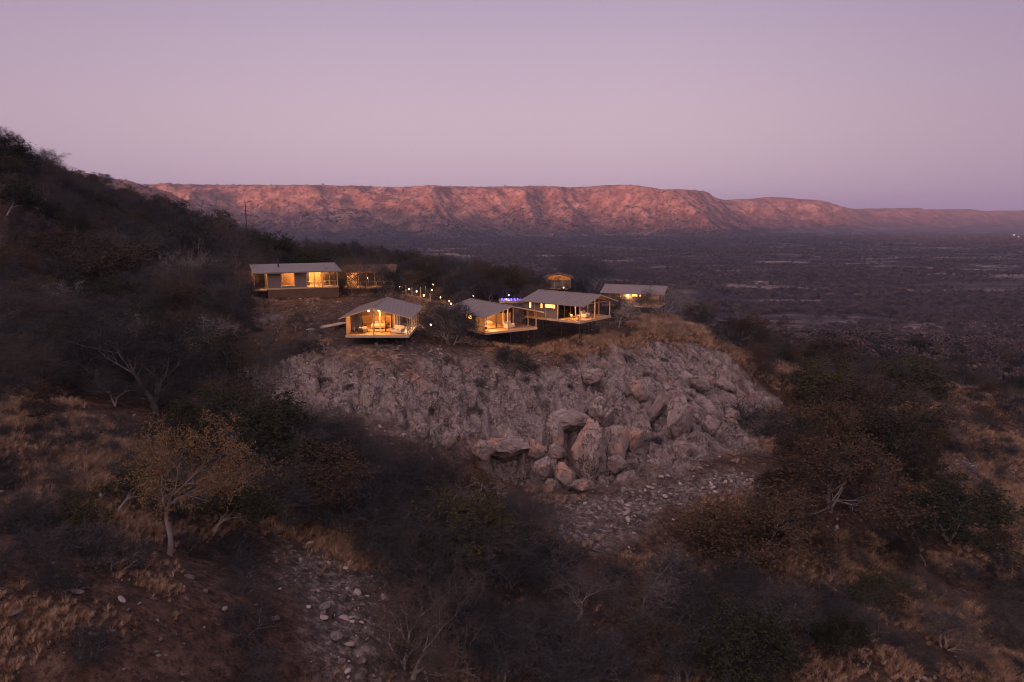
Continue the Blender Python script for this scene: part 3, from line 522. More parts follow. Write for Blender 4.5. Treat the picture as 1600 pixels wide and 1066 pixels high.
def simple(name, col, rough=.8, spec=.2, var=.25, scale=3., emit=None, es=1., metal=0.):
    m, t, b = nodes(name, rough, spec); n = noise(t, scale, 5, .65, coords(t))
    c2 = tuple(c * (1 - var) for c in col); c1 = tuple(min(1, c * (1 + var)) for c in col)
    t.links.new(rampn(t, n.outputs[0], [(.3, c2), (.7, c1)]), b.inputs['Base Color']); b.inputs['Metallic'].default_value = metal
    if emit: b.inputs['Emission Color'].default_value = (*emit, 1); b.inputs['Emission Strength'].default_value = es
    return m
def attr(t, name):
    a = N(t, 'ShaderNodeAttribute'); a.attribute_name = name; return a.outputs['Fac']

def rock_colour(t, co):
    big = noise(t, .16, 4, .6, co).outputs[0]; mid = noise(t, 1.1, 6, .7, co).outputs[0]; fine = noise(t, 7, 6, .75, co).outputs[0]
    c = rampn(t, mid, [(.25, (.15, .115, .112)), (.42, (.34, .275, .26)), (.6, (.47, .39, .375)), (.8, (.66, .57, .55))])
    c = mixc(t, mapr(t, big, .48, .62), c, mixc(t, .5, c, (.22, .17, .17)))
    c = mixc(t, mapr(t, noise(t, .33, 5, .7, co).outputs[0], .50, .64, 0, .42), c, (.105, .080, .078))
    c = mixc(t, mapr(t, fine, .38, .66, .0, .7), c, (.12, .086, .085), 'MIX')
    c = mixc(t, mapr(t, fine, .60, .70, 0, .8), c, (.52, .43, .41), 'MIX')
    wv = N(t, 'ShaderNodeVectorMath', operation='ADD'); ds = noise(t, 1.4, 3, .6, co); sc = N(t, 'ShaderNodeVectorMath', operation='SCALE'); sc.inputs['Scale'].default_value = 2.2
    t.links.new(ds.outputs['Color'], sc.inputs[0]); t.links.new(co, wv.inputs[0]); t.links.new(sc.outputs[0], wv.inputs[1])
    cr_ = None
    for s_, w_ in ((.33, .03), (1.15, .05)):
        vo = N(t, 'ShaderNodeTexVoronoi'); vo.feature = 'DISTANCE_TO_EDGE'; vo.inputs['Scale'].default_value = s_; t.links.new(wv.outputs[0], vo.inputs['Vector'])
        e = mapr(t, vo.outputs['Distance'], 0, w_, 0, 1); cr_ = e if cr_ is None else mathn(t, 'MULTIPLY', cr_, e)
    cr_ = mathn(t, 'MAXIMUM', cr_, mapr(t, noise(t, .5, 4, .6, co).outputs[0], .44, .58))
    c = mixc(t, mapr(t, cr_, 0, 1, .75, 0), c, (.07, .052, .052))
    mid = mathn(t, 'ADD', mid, mathn(t, 'MULTIPLY', cr_, .5))
    return c, mid, fine
def make_ground():
    m, t, b = nodes('ground_soil_and_rock', .95, .1); co = coords(t)
    rc, mid, fine = rock_colour(t, co)
    iron = mapr(t, noise(t, .13, 3, .5, co).outputs[0], .60, .70)
    rc = mixc(t, mathn(t, 'MULTIPLY', iron, .55), rc, (.38, .19, .13))
    veg = noise(t, .09, 5, .65, co).outputs[0]; veg2 = noise(t, .9, 6, .7, co).outputs[0]
    so = rampn(t, veg2, [(.3, (.045, .030, .026)), (.5, (.11, .068, .052)), (.7, (.22, .135, .10))])
    red = rampn(t, veg2, [(.3, (.050, .029, .022)), (.55, (.125, .070, .050)), (.75, (.22, .130, .095))])
    so = mixc(t, mapr(t, veg, .47, .58), so, red)
    so = mixc(t, mapr(t, noise(t, 4.2, 4, .7, co).outputs[0], .64, .72), so, (.26, .20, .185))        # gravel specks
    so = mixc(t, mapr(t, noise(t, 2.6, 6, .8, co).outputs[0], .48, .60, 0, .8), so, (.030, .022, .019))
    st = rampn(t, noise(t, 1.6, 6, .75, co).outputs[0], [(.35, (.055, .042, .040)), (.52, (.15, .115, .105)), (.66, (.36, .30, .28))])
    so = mixc(t, attr(t, 'stony'), so, st)
    so = mixc(t, mathn(t, 'MULTIPLY', attr(t, 'pale'), mapr(t, noise(t, .35, 5, .7, co).outputs[0], .42, .6)), so, (.32, .225, .19))
    near = mixc(t, attr(t, 'rock'), so, rc)
    # plain: dark scrub with pale lanes of dry grass; escarpment: bare pink rock above, scrub and painted evening shade towards its foot
    pm = noise(t, .02, 6, .7, coords(t, (.45, 1.5, 1))).outputs[0]
    pm2 = noise(t, .0035, 5, .6, coords(t, (.5, 1.5, 1))).outputs[0]
    pl = rampn(t, pm, [(.40, (.035, .028, .034)), (.54, (.095, .074, .074)), (.62, (.22, .165, .155)), (.72, (.34, .25, .23))])
    pl = mixc(t, mapr(t, pm2, .46, .6), mixc(t, .7, pl, (.036, .030, .038)), pl)
    pl = mixc(t, mathn(t, 'MULTIPLY', attr(t, 'lane'), mapr(t, noise(t, .11, 4, .7, co).outputs[0], .38, .6)), pl, (.40, .29, .25))
    e1 = noise(t, .018, 7, .72, co).outputs[0]; e2 = noise(t, .075, 5, .7, co).outputs[0]
    es = rampn(t, e1, [(.3, (.10, .050, .040)), (.48, (.24, .125, .098)), (.6, (.36, .205, .16)), (.74, (.52, .335, .265))])
    es = mixc(t, mapr(t, e2, .52, .62, 0, .75), es, (.055, .032, .034))
    ez = N(t, 'ShaderNodeSeparateXYZ'); t.links.new(co, ez.inputs[0])
    foot = mapr(t, mathn(t, 'ADD', ez.outputs[2], mathn(t, 'MULTIPLY', e1, 90.)), 50, 165)
    es = mixc(t, foot, mixc(t, .8, es, (.030, .022, .026)), es)
    far = mixc(t, attr(t, 'scarp'), pl, es)
    col = mixc(t, attr(t, 'farness'), near, far)
    t.links.new(col, b.inputs['Base Color'])
    h = mathn(t, 'ADD', mathn(t, 'MULTIPLY', mid, .6), mathn(t, 'MULTIPLY', fine, .25))
    bump(t, b, h, 1., .55)
    return m
def make_rock():
    m, t, b = nodes('boulder_rock', .93, .12); co = coords(t)
    rc, mid, fine = rock_colour(t, co)
    nm = N(t, 'ShaderNodeObjectInfo')
    st = noise(t, .55, 4, .6, co); st.noise_dimensions = '4D'; t.links.new(mathn(t, 'MULTIPLY', nm.outputs['Random'], 30.), st.inputs['W'])
    rc = mixc(t, mathn(t, 'MULTIPLY', mapr(t, st.outputs[0], .50, .60), attr_obj(t, 'stain')), rc, rampn(t, mid, [(.3, (.28, .14, .10)), (.7, (.52, .30, .22))]))
    t.links.new(rc, b.inputs['Base Color']); bump(t, b, mathn(t, 'ADD', mid, mathn(t, 'MULTIPLY', fine, .5)), 1., .25)
    return m
def attr_obj(t, name):
    a = N(t, 'ShaderNodeAttribute'); a.attribute_type = 'OBJECT'; a.attribute_name = name; return a.outputs['Fac']
def varied(name, stops, rough=.9, scale=2.5, trans=0.):
    """colour picked per object / instance, mottled inside it"""
    m, t, b = nodes(name, rough, .08); oi = N(t, 'ShaderNodeObjectInfo').outputs['Random']
    n = noise(t, scale, 3, .6, coords(t)).outputs[0]
    f = mathn(t, 'ADD', mathn(t, 'MULTIPLY', oi, .75), mathn(t, 'MULTIPLY', n, .5))
    f = mathn(t, 'SUBTRACT', f, .12)
    t.links.new(rampn(t, f, stops), b.inputs['Base Color'])
    return m
M = {}
M['ground'] = make_ground(); M['rock'] = make_rock()
M['bark'] = varied('pale_bark', [(.1, (.075, .065, .063)), (.5, (.15, .13, .127)), (.9, (.34, .30, .29))])
M['palebark'] = varied('bleached_bark', [(.1, (.17, .145, .14)), (.9, (.36, .31, .30))])
M['twig'] = varied('bare_twigs', [(.1, (.026, .028, .032)), (.4, (.045, .044, .049)), (.7, (.078, .069, .070)), (.95, (.095, .068, .054))])
M['russet'] = varied('russet_leaves', [(.05, (.036, .027, .021)), (.4, (.058, .040, .027)), (.7, (.088, .052, .032)), (.95, (.085, .064, .028))], scale=1.2)
M['amber'] = varied('amber_leaves', [(.1, (.075, .058, .024)), (.5, (.16, .105, .045)), (.9, (.31, .185, .090))], scale=1.5)
M['olive'] = varied('olive_leaves', [(.05, (.022, .024, .014)), (.5, (.038, .038, .020)), (.95, (.070, .060, .024))], scale=1.2)
M['scrub'] = varied('far_scrub', [(.05, (.038, .032, .038)), (.5, (.078, .063, .070)), (.8, (.13, .098, .098)), (.98, (.19, .14, .12))])
M['grass'] = varied('dry_grass', [(.05, (.16, .098, .066)), (.45, (.32, .205, .138)), (.8, (.47, .32, .225)), (.98, (.60, .45, .33))], scale=.6)
M['stone'] = varied('loose_stone', [(.05, (.13, .095, .09)), (.6, (.26, .20, .19)), (.95, (.46, .38, .36))], scale=4)
M['roof'] = simple('grey_metal_roof', (.22, .178, .172), .55, .3, .10, 1.2)
M['roof_under'] = simple('roof_underside', (.42, .30, .20), .8, .2, .1)
M['wood'] = simple('pale_timber', (.50, .36, .25), .75, .2, .18, 4)
M['deckwood'] = simple('deck_timber', (.40, .27, .17), .7, .25, .2, 5)
M['steel'] = simple('dark_steel_stilt', (.045, .035, .035), .6, .3, .2)
M['canvas'] = simple('canvas_wall', (.20, .155, .14), .95, .05, .08, 1.5)
M['canvas_lit'] = simple('lit_canvas_wall', (.62, .42, .26), .95, .05, .08, 1.5)  # paler, warmer copy of the canvas, lamp glow partly put into its colour
tw = M['canvas_lit'].node_tree; tl_ = N(tw, 'ShaderNodeBsdfTranslucent'); tl_.inputs[0].default_value = (.90, .80, .62, 1); tm = N(tw, 'ShaderNodeMixShader'); tm.inputs[0].default_value = .5
tw.links.new(tw.nodes['Principled BSDF'].outputs[0], tm.inputs[1]); tw.links.new(tl_.outputs[0], tm.inputs[2]); tw.links.new(tm.outputs[0], tw.nodes['Material Output'].inputs[0])
M['frame'] = simple('dark_door_frame', (.03, .022, .018), .5, .3, .2)
M['darkwall'] = simple('dark_canvas', (.035, .026, .023), .9, .1, .15)
M['inner'] = simple('interior_lining', (.50, .33, .19), .9, .1, .1)
M['curtain'] = simple('pale_curtain', (.42, .36, .33), .95, .05, .1)
M['fabric'] = simple('cream_fabric', (.62, .56, .50), .95, .05, .06)
M['dark_fabric'] = simple('black_frame_fabric', (.025, .02, .02), .8, .1, .2)
M['plinth'] = simple('brown_plastered_base', (.14, .085, .060), .95, .05, .2, .8)
M['bulb'] = simple('glowing_bulb', (1, .8, .5), emit=(1.0, .60, .24), es=90.)
M['path_bulb'] = simple('glowing_lantern', (1, .85, .7), emit=(1.0, .58, .30), es=22.)
M['far_bulb'] = simple('distant_light', (1, .9, .7), emit=(1.0, .80, .6), es=5.)
M['window_glow'] = simple('lit_window_blind', (.9, .6, .3), emit=(1.0, .44, .10), es=3.4)
M['blue'] = simple('blue_pool_lamp', (.3, .3, 1), emit=(.16, .13, 1.0), es=5.)
M['water'], t_, b_ = nodes('pool_water', .05, .5); t_.links.new(rampn(t_, noise(t_, 6, 3, .5, coords(t_)).outputs[0], [(.3, (.02, .03, .10)), (.7, (.05, .06, .22))]), b_.inputs['Base Color'])
bump(t_, b_, noise(t_, 8, 3, .5, coords(t_)).outputs[0], .3, .05)
gm, gt, gb = nodes('window_glass', .02, .5); gt.nodes.remove(gb)
tr = N(gt, 'ShaderNodeBsdfTransparent'); gl = N(gt, 'ShaderNodeBsdfGlossy'); gl.inputs['Roughness'].default_value = .03
fr = N(gt, 'ShaderNodeFresnel'); fr.inputs['IOR'].default_value = 1.45; ms = N(gt, 'ShaderNodeMixShader')
gt.links.new(fr.outputs[0], ms.inputs[0]); gt.links.new(tr.outputs[0], ms.inputs[1]); gt.links.new(gl.outputs[0], ms.inputs[2])
gt.links.new(ms.outputs[0], gt.nodes['Material Output'].inputs[0]); M['glass'] = gm

# ---------------------------------------------------------------- the ground: one sheet from the viewpoint's hill to beyond the horizon
def radii():
    out = [1.5]
    def run(to, step=None, f=None):
        while out[-1] < to: out.append(out[-1] + (step if step else max(.2, out[-1] * f)))
    run(24, 1.2); run(58, .34); run(118, .22); run(160, .5); run(420, None, .007); run(2150, None, .014); run(3450, 7.); run(5200, None, .006); run(9100, None, .03)
    return np.array(out)
rr = radii()
az = np.concatenate([np.linspace(-40, 40, 940), np.linspace(40, 320, 86)[1:-1]]); az = np.radians(az)
RRg, AZg = np.meshgrid(rr, az, indexing='ij')
gx = RRg * np.sin(AZg); gy = RRg * np.cos(AZg)
g_z, g_rock, g_slab, g_stony = full_height(gx, gy)
nr, na = gx.shape
co = np.stack([gx.ravel(), gy.ravel(), g_z.ravel()], 1)
ii = np.arange(nr - 1)[:, None] * na; jj = np.arange(na)[None, :]; jn = (jj + 1) % na
faces = np.stack([(ii + jj), (ii + jn), (ii + na + jn), (ii + na + jj)], -1).reshape(-1, 4)
centre = len(co); co = np.vstack([co, [[0, 0, float(g_z[0].mean())]]])
scarp = smooth(6, 34, g_z) * smooth(900, 1200, gy)
V = {'rock': g_rock, 'stony': np.clip(g_stony, 0, 1) * (1 - g_rock), 'farness': smooth(170, 420, RRg), 'scarp': scarp, 'lane': lanes(gx, gy), 'pale': np.maximum(smooth(-3, 5, poly_dist(gx, gy, CLEAR1)), smooth(-3, 5, poly_dist(gx, gy, CLEAR2)))}
V = {k: np.append(v.ravel(), 0) for k, v in V.items()}
fm = lambda a: a.ravel()[faces].mean(1)
is_scarp = (V['scarp'][faces].mean(1) > .5); is_rock = (V['rock'][faces].mean(1) > .5) & ~is_scarp; is_plain = (V['farness'][faces].mean(1) > .6) & ~is_scarp & (co[faces[:, 0], 2] < 34)
def sheet_part(name, mask):
    fs = faces[mask][:, ::-1]; u, inv = np.unique(fs, return_inverse=True)
    me = np_mesh(name, co[u], inv.reshape(fs.shape), M['ground'], smooth_=(name != 'rock_outcrop'))
    for k, v in V.items():
        a_ = me.attributes.new(k, 'FLOAT', 'POINT'); a_.data.foreach_set('value', v[u].astype(np.float32))
    return tag(link(name, me), kind='structure')
sheet_part('escarpment', is_scarp); sheet_part('rock_outcrop', is_rock); sheet_part('plain', is_plain); sheet_part('ground', ~(is_scarp | is_rock | is_plain))

# ---------------------------------------------------------------- boulders
def boulder_mesh(seed, sub=4):
    import bmesh
    bm = bmesh.new(); bmesh.ops.create_icosphere(bm, subdivisions=sub, radius=1)
    r = np.random.default_rng(seed); v = np.array([q.co[:] for q in bm.verts])
    pl = r.normal(size=(15, 3)); pl /= np.linalg.norm(pl, axis=1)[:, None]; dd = r.uniform(.50, .88, 15)
    for n_, d_ in zip(pl, dd):
        q = v @ n_; k = q > d_; v[k] -= np.outer(q[k] - d_, n_) * .94
    n1 = fbm(v[:, 0] * 2.2 + seed, v[:, 1] * 2.2 + v[:, 2] * 1.7, 4, seed); n2 = fbm(v[:, 2] * 2.4 - seed, v[:, 0] * 2.2 - v[:, 1], 4, seed + 3)
    n3 = ridged(v[:, 0] * 1.4 + v[:, 2] * .7, v[:, 1] * 1.6 - v[:, 2], 3, seed + 6) - .62
    n4 = ridged(v[:, 0] * 4 + v[:, 2] * 2, v[:, 1] * 4.4 - v[:, 2] * 3, 3, seed + 16) - .62
    v *= (1 + .16 * n1 + .13 * n2 + .13 * n3 - .17 * n4)[:, None]; v /= np.abs(v).max(0)
    fs = np.array([[q.index for q in f.verts] for f in bm.faces]); bm.free()
    return np_mesh('boulder', v, fs, M['rock'])
bmesh_lib = [boulder_mesh(50 + k, 5) for k in range(9)]
rock_lib = [boulder_mesh(150 + k, 3) for k in range(6)]
for k, (bx, by, bw, bd, bh, up, tx, ty, tz, stain, lab) in enumerate(BOULDERS):
    o = link('boulder', bmesh_lib[k % 9]); o.scale = (bw / 2, bd / 2, bh / 2); o.rotation_euler = (R(tx), R(ty), R(tz))
    o.location = (bx, by, float(base_height(np.array([bx]), np.array([by]))[0]) + up)
    o['stain'] = float(stain); tag(o, lab, 'boulder', 'boulders at the foot of the rock outcrop')
for k, (bx, by, s, lab) in enumerate(ROCKS):
    o = link('rock', rock_lib[k % 6]); o.scale = (s / 2, s / 2 * rnd.uniform(.55, .9), s / 2 * rnd.uniform(.4, .65)); o.rotation_euler = (rnd.uniform(-.3, .3), rnd.uniform(-.3, .3), rnd.uniform(0, 6))
    o.location = (bx, by, gz(bx, by) + s * .08); o['stain'] = 0.; tag(o, lab, 'rock', 'pale rocks lying on the slopes')

# ---------------------------------------------------------------- tree library
def rot_about(v, axis, a): return Matrix.Rotation(a, 3, axis) @ v
class TreeGen:
    def __init__(s, seed): s.r = random.Random(seed); s.tr = MB(); s.tw = []; s.lf = []
    def limb(s, p, d, L, r0, lvl, P):
        r = s.r; n = max(3, int(L / P['seg'])); pts = [p.copy()]; rad = [r0]; dirs = [d.copy()]
        step = L / n; cur = p.copy(); dd = d.copy()
        for i in range(n):
            dd = (dd + Vector((r.gauss(0, 1), r.gauss(0, 1), r.gauss(0, .8))) * P['wander'] + Vector((0, 0, P['up'] * (.5 if lvl else 1)))).normalized()
            if lvl > 1 and dd.z < -.2: dd.z = -.1; dd.normalize()
            cur = cur + dd * step; pts.append(cur.copy()); rad.append(r0 * (1 - .62 * (i + 1) / n)); dirs.append(dd.copy())
        s.tr.tube(pts, rad, 6 if lvl == 0 else (4 if lvl == 1 else 3))
        if lvl >= P['levels']:
            for i in range(1, n + 1):
                for k in range(P['twigs']): s.twig(pts[i], dirs[i], P)
            return
        nc = P['kids'][min(lvl, len(P['kids']) - 1)]
        for k in range(nc):
            f = 1.0 if k < 2 else r.uniform(P['lo'] if lvl == 0 else .2, .97)
            i = min(n, max(1, int(round(f * n)))); ax = dirs[i].orthogonal(); ax.rotate(Matrix.Rotation(r.uniform(0, 6.28), 3, dirs[i]))
            nd = rot_about(dirs[i], ax, r.uniform(*P['fork']))
            s.limb(pts[i], nd, L * r.uniform(.5, .82) * P['short'], rad[i] * r.uniform(.55, .75), lvl + 1, P)
    def twig(s, p, d, P):
        r = s.r
        for q in range(2):
            nd = (d * .6 + Vector((r.gauss(0, 1), r.gauss(0, 1), r.gauss(.15, .8))) * .75).normalized(); L = r.uniform(.25, .75) * P['tl']
            m = p + nd * L * .5 + Vector((r.gauss(0, 1), r.gauss(0, 1), r.gauss(0, 1))) * .06
            e = p + nd * L + Vector((r.gauss(0, 1), r.gauss(0, 1), r.gauss(0, 1))) * .12
            w = Vector((r.gauss(0, 1), r.gauss(0, 1), r.gauss(0, 1))).cross(nd).normalized() * P['tw']
            s.tw.append((p - w, p + w, m)); s.tw.append((m - w * .8, m + w * .8, e))
            for k in range(P['side']):
                f = r.uniform(.2, 1.); b = p.lerp(e, f); e2 = b + (nd * .5 + Vector((r.gauss(0, 1), r.gauss(0, 1), r.gauss(0, 1))) * .7).normalized() * L * r.uniform(.3, .7)
                s.tw.append((b - w * .6, b + w * .6, e2))
                for j in range(P['leaf']):
                    c = b.lerp(e2, r.uniform(.2, 1.1)); a = Vector((r.gauss(0, 1), r.gauss(0, 1), r.gauss(0, .7))).normalized() * P['ls'] * r.uniform(.6, 1.3)
                    bb = a.cross(Vector((r.gauss(0, 1), r.gauss(0, 1), r.gauss(0, 1)))).normalized() * P['ls'] * .42
                    s.lf.append((c, c + a * .5 + bb, c + a, c + a * .5 - bb))
def make_tree_lib(seed, P, leafmat=None, bark='bark', twigmat='twig'):
    g = TreeGen(seed); r = g.r
    for k in range(P['stems']):
        a = 6.28 * (k + r.random() * .6) / P['stems']; tilt = r.uniform(*P['lean'])
        d = Vector((math.cos(a) * tilt, math.sin(a) * tilt, 1)).normalized()
        g.limb(Vector((math.cos(a) * .12, math.sin(a) * .12, -.5)), d, P['h'] * r.uniform(.85, 1.1), P['r'] * r.uniform(.7, 1), 0, P)
    trunk = g.tr.mesh('trunk', M[bark], False)
    v = []; f3 = []
    v = np.array([q[:] for t_ in g.tw for q in t_], np.float32).reshape(-1, 3); f3 = np.arange(len(v)).reshape(-1, 3)
    if leafmat:
        l = np.array([q[:] for t_ in g.lf for q in t_], np.float32).reshape(-1, 3); b = len(v); lt = np.arange(len(l)).reshape(-1, 4) + b
        f = np.vstack([f3, lt[:, [0, 1, 2]], lt[:, [0, 2, 3]]]); mi = np.concatenate([np.zeros(len(f3)), np.ones(2 * len(lt))])
        crown = np_mesh('crown', np.vstack([v, l]), f, [M[twigmat], M[leafmat]], mi)
    else: crown = np_mesh('crown', v, f3, [M[twigmat]])
    return trunk, crown, float(max(q[2] for q in g.tr.v)), len(crown.polygons)
BARE = dict(lo=.35, stems=1, h=2.0, r=.12, lean=(.05, .25), seg=.32, wander=.17, up=.04, levels=4, kids=[5, 4, 3, 3], fork=(.45, 1.05), short=.98, twigs=1, tl=1.0, tw=.011, side=3, leaf=0, ls=.1)
lib = {'bare': [], 'big': [], 'leafy': [], 'shrub': [], 'amber': [], 'olive': [], 'dead': []}
def P(**k): d = dict(BARE); d.update(k); return d
for s_ in range(6): lib['bare'].append(make_tree_lib(10 + s_, P(stems=1 + s_ % 3, h=1.7 + .2 * (s_ % 2), kids=[4 if s_ % 3 else 6, 4, 3, 3])))
for s_ in range(3): lib['big'].append(make_tree_lib(30 + s_, P(stems=2 + s_ % 2, h=2.6, r=.18, lean=(.3, .6), kids=[5, 4, 4, 3], fork=(.4, .95), tl=1.2, wander=.15)))
for s_ in range(4): lib['leafy'].append(make_tree_lib(50 + s_, P(stems=1 + s_ % 2, h=1.9, kids=[5, 4, 3, 2], leaf=2, ls=.11), 'russet'))
for s_ in range(2): lib['olive'].append(make_tree_lib(60 + s_, P(stems=1 + s_, h=1.9, kids=[5, 4, 3, 2], leaf=3, ls=.11), 'olive'))
lib['amber'].append(make_tree_lib(73, P(stems=1, h=3.0, r=.17, lo=.66, up=.06, short=.92, lean=(.02, .06), kids=[8, 4, 3, 2], fork=(.5, 1.15), side=4, leaf=4, ls=.055, wander=.16), 'amber', 'palebark'))
for s_ in range(4): lib['shrub'].append(make_tree_lib(80 + s_, P(stems=5, h=.75, r=.05, lean=(.3, .9), seg=.2, levels=2, kids=[5, 4, 3], tl=.9, side=4, wander=.14)))
for s_ in range(2): lib['dead'].append(make_tree_lib(90 + s_, P(stems=1, h=2.1, r=.095, lean=(.1, .2), kids=[5, 4, 3, 3], levels=4, twigs=1, side=1, wander=.24), None, 'palebark', 'bark'))
KN = {'bare': 'bare_tree', 'big': 'bare_tree', 'leafy': 'leafy_tree', 'olive': 'leafy_tree', 'amber': 'leafy_tree', 'shrub': 'shrub', 'dead': 'dead_tree'}
protos = {}
def proto(kind, i):
    key = (kind, i)
    return lib[kind][i % len(lib[kind])]
def plant(kind, i, x, y, height, rz, label, cat, group, sink=.05, sx=1.):
    tr_, cr_, H, nf = proto(kind, i); s = height / (H + .3)
    o = empty(KN[kind], (x, y, gz(x, y) - sink), rz); o.scale = (s * sx, s * sx, s)
    link('trunk' if kind != 'shrub' else 'stem', tr_, o); link('crown' if kind != 'shrub' else 'branches', cr_, o)
    return tag(o, label, cat, group)
for (kind, i, x, y, h, rz, sx, lab) in FEATURE_TREES:
    plant(kind, i, x, y, h, rz, lab, 'shrub' if kind == 'shrub' else 'tree', None, sx=sx)

def scatter(poly, n, dmin, keep=None, seed=0):
    r = np.random.default_rng(seed); P_ = np.array(poly); lo = P_.min(0); hi = P_.max(0); out = []
    cell = {}
    q = r.uniform(lo, hi, (n * 12, 2)); q = q[in_poly(q[:, 0], q[:, 1], poly)]
    if keep is not None: q = q[keep(q[:, 0], q[:, 1])]
    for x, y in q:
        i, j = int(x // dmin), int(y // dmin)
        if any((x - a) ** 2 + (y - b) ** 2 < dmin * dmin for di in (-1, 0, 1) for dj in (-1, 0, 1) for a, b in cell.get((i + di, j + dj), ())): continue
        cell.setdefault((i, j), []).append((x, y)); out.append((float(x), float(y)))
        if len(out) >= n: break
    return out
def off_pads(x, y):
    k = np.ones(np.shape(x), bool)
    for px, py, pr, pz in PADS: k &= np.hypot(x - px, y - py) > pr * .8
    return k
def clear_of(x, y):
    k = np.ones(np.shape(x), bool)
    for px, py, pr, pz in PADS: k &= np.hypot(x - px, y - py) > pr * .86
    for fx, fy, fw, fd in OPEN:
        dd = np.hypot(fx, fy); fwd = (x * fx + y * fy) / dd - dd; lat = (x * fy - y * fx) / dd; k &= ~((fwd < 1.5) & (fwd > -fd) & (np.abs(lat) < fw))
    for q in (CLEAR2,): k &= ~in_poly(np.asarray(x, float), np.asarray(y, float), q)
    return k
rest = {'bare': [], 'leafy': [], 'shrub': []}; singles = {'bare': [], 'leafy': [], 'shrub': []}
for (zn, poly, n, dmin, mix, hr, lab) in ZONES:
    for (x, y) in scatter(poly, n, dmin, clear_of, len(zn) * 31 + n):
        k = rnd.choices(list(mix), list(mix.values()))[0]; kk = 'leafy' if k in ('leafy', 'olive', 'amber') else ('shrub' if k == 'shrub' else 'bare')
        h = rnd.uniform(*hr) * (.42 if k == 'shrub' else 1)
        singles[kk].append((math.hypot(x, y) / h, k, x, y, h, lab))
WORD = {'bare': 'leafless grey tree', 'big': 'wide leafless tree', 'leafy': 'russet leaved bush tree', 'olive': 'dark olive leaved tree', 'amber': 'amber leaved tree', 'shrub': 'low twiggy grey shrub', 'dead': 'dead bleached tree'}
ORD = ['', 'second ', 'third ', 'fourth ', 'fifth ', 'sixth ', 'seventh ', 'eighth ', 'ninth ', 'tenth ', 'eleventh ', 'twelfth ', 'thirteenth ', 'fourteenth ', 'fifteenth ', 'sixteenth ']
_seen = {}
def landmark_label(k, x, y):
    d, lx, ly, nm = min((math.hypot(x - a, y - b), a, b, n) for a, b, n in LANDMARKS)
    u = Vector((lx, ly)).normalized(); dx, dy = x - lx, y - ly; fw = dx * u.x + dy * u.y; sd_ = dx * u.y - dy * u.x
    side = ('behind' if fw > 0 else 'in front of') if abs(fw) > abs(sd_) else ('right of' if sd_ > 0 else 'left of')
    return (k, side, nm), d
for kk, cap in (('bare', 285), ('leafy', 285), ('shrub', 285)):
    L = sorted(singles[kk]); order = {}; byk = {}
    for n_, (q, k, x, y, h, lab) in enumerate(L[:cap]):
        key, d = landmark_label(k, x, y); byk.setdefault(key, []).append((d, n_))
    for key, lst in byk.items():
        for j, (d, n_) in enumerate(sorted(lst)): order[n_] = '%s, %snearest %s %s' % (WORD[key[0]], (ORD[j] if j < 16 else 'number %d ' % (j + 1)), key[1], key[2])
    for n_, (q, k, x, y, h, lab) in enumerate(L):
        if n_ < cap and not (h < 0): plant(k, rnd.randrange(9), x, y, h, rnd.uniform(0, 6.28), order[n_], 'shrub' if kk == 'shrub' else 'tree', WORD[k] + 's ' + lab, sx=rnd.uniform(.95, 1.35))
        else: rest[kk].append((x, y, h))

# ---------------------------------------------------------------- geometry-node scatters for what nobody could count
def gn_scatter(name, label, pts, scales, sources, tilt=0., cat=None):
    """one object: points carrying a scale, an instance of one of the source meshes on each"""
    hold = bpy.data.collections.new(name + '_sources')
    for k, s in enumerate(sources):
        o = bpy.data.objects.new('%s_source_%d' % (name, k), s); hold.objects.link(o)
    me = bpy.data.meshes.new(name); p = np.asarray(pts, np.float32); me.vertices.add(len(p)); me.vertices.foreach_set('co', p.ravel())
    a = me.attributes.new('size', 'FLOAT', 'POINT'); a.data.foreach_set('value', np.asarray(scales, np.float32))
    o = link(name, me); tag(o, label, None, None, 'stuff')
    ng = bpy.data.node_groups.new(name, 'GeometryNodeTree'); ng.interface.new_socket('Geometry', in_out='INPUT', socket_type='NodeSocketGeometry'); ng.interface.new_socket('Geometry', in_out='OUTPUT', socket_type='NodeSocketGeometry')
    gi = ng.nodes.new('NodeGroupInput'); go = ng.nodes.new('NodeGroupOutput'); ip = ng.nodes.new('GeometryNodeInstanceOnPoints'); ci = ng.nodes.new('GeometryNodeCollectionInfo')
    ci.inputs['Collection'].default_value = hold; ci.inputs['Separate Children'].default_value = True; ci.inputs['Reset Children'].default_value = True
    na_ = ng.nodes.new('GeometryNodeInputNamedAttribute'); na_.data_type = 'FLOAT'; na_.inputs['Name'].default_value = 'size'
    rv = ng.nodes.new('FunctionNodeRandomValue'); rv.data_type = 'FLOAT_VECTOR'; rv.inputs[0].default_value = (-tilt, -tilt, 0); rv.inputs[1].default_value = (tilt, tilt, 6.283)
    ri = ng.nodes.new('FunctionNodeRandomValue'); ri.data_type = 'INT'; ri.inputs[4].default_value = 0; ri.inputs[5].default_value = len(sources) - 1; ri.inputs['Seed'].default_value = 3
    ip.inputs['Pick Instance'].default_value = True
    L = ng.links.new; L(gi.outputs[0], ip.inputs['Points']); L(ci.outputs[0], ip.inputs['Instance']); L(na_.outputs[0], ip.inputs['Scale']); L(rv.outputs[0], ip.inputs['Rotation']); L(ri.outputs[2], ip.inputs['Instance Index']); L(ip.outputs[0], go.inputs[0])
    o.modifiers.new('scatter', 'NODES').node_group = ng
    return o
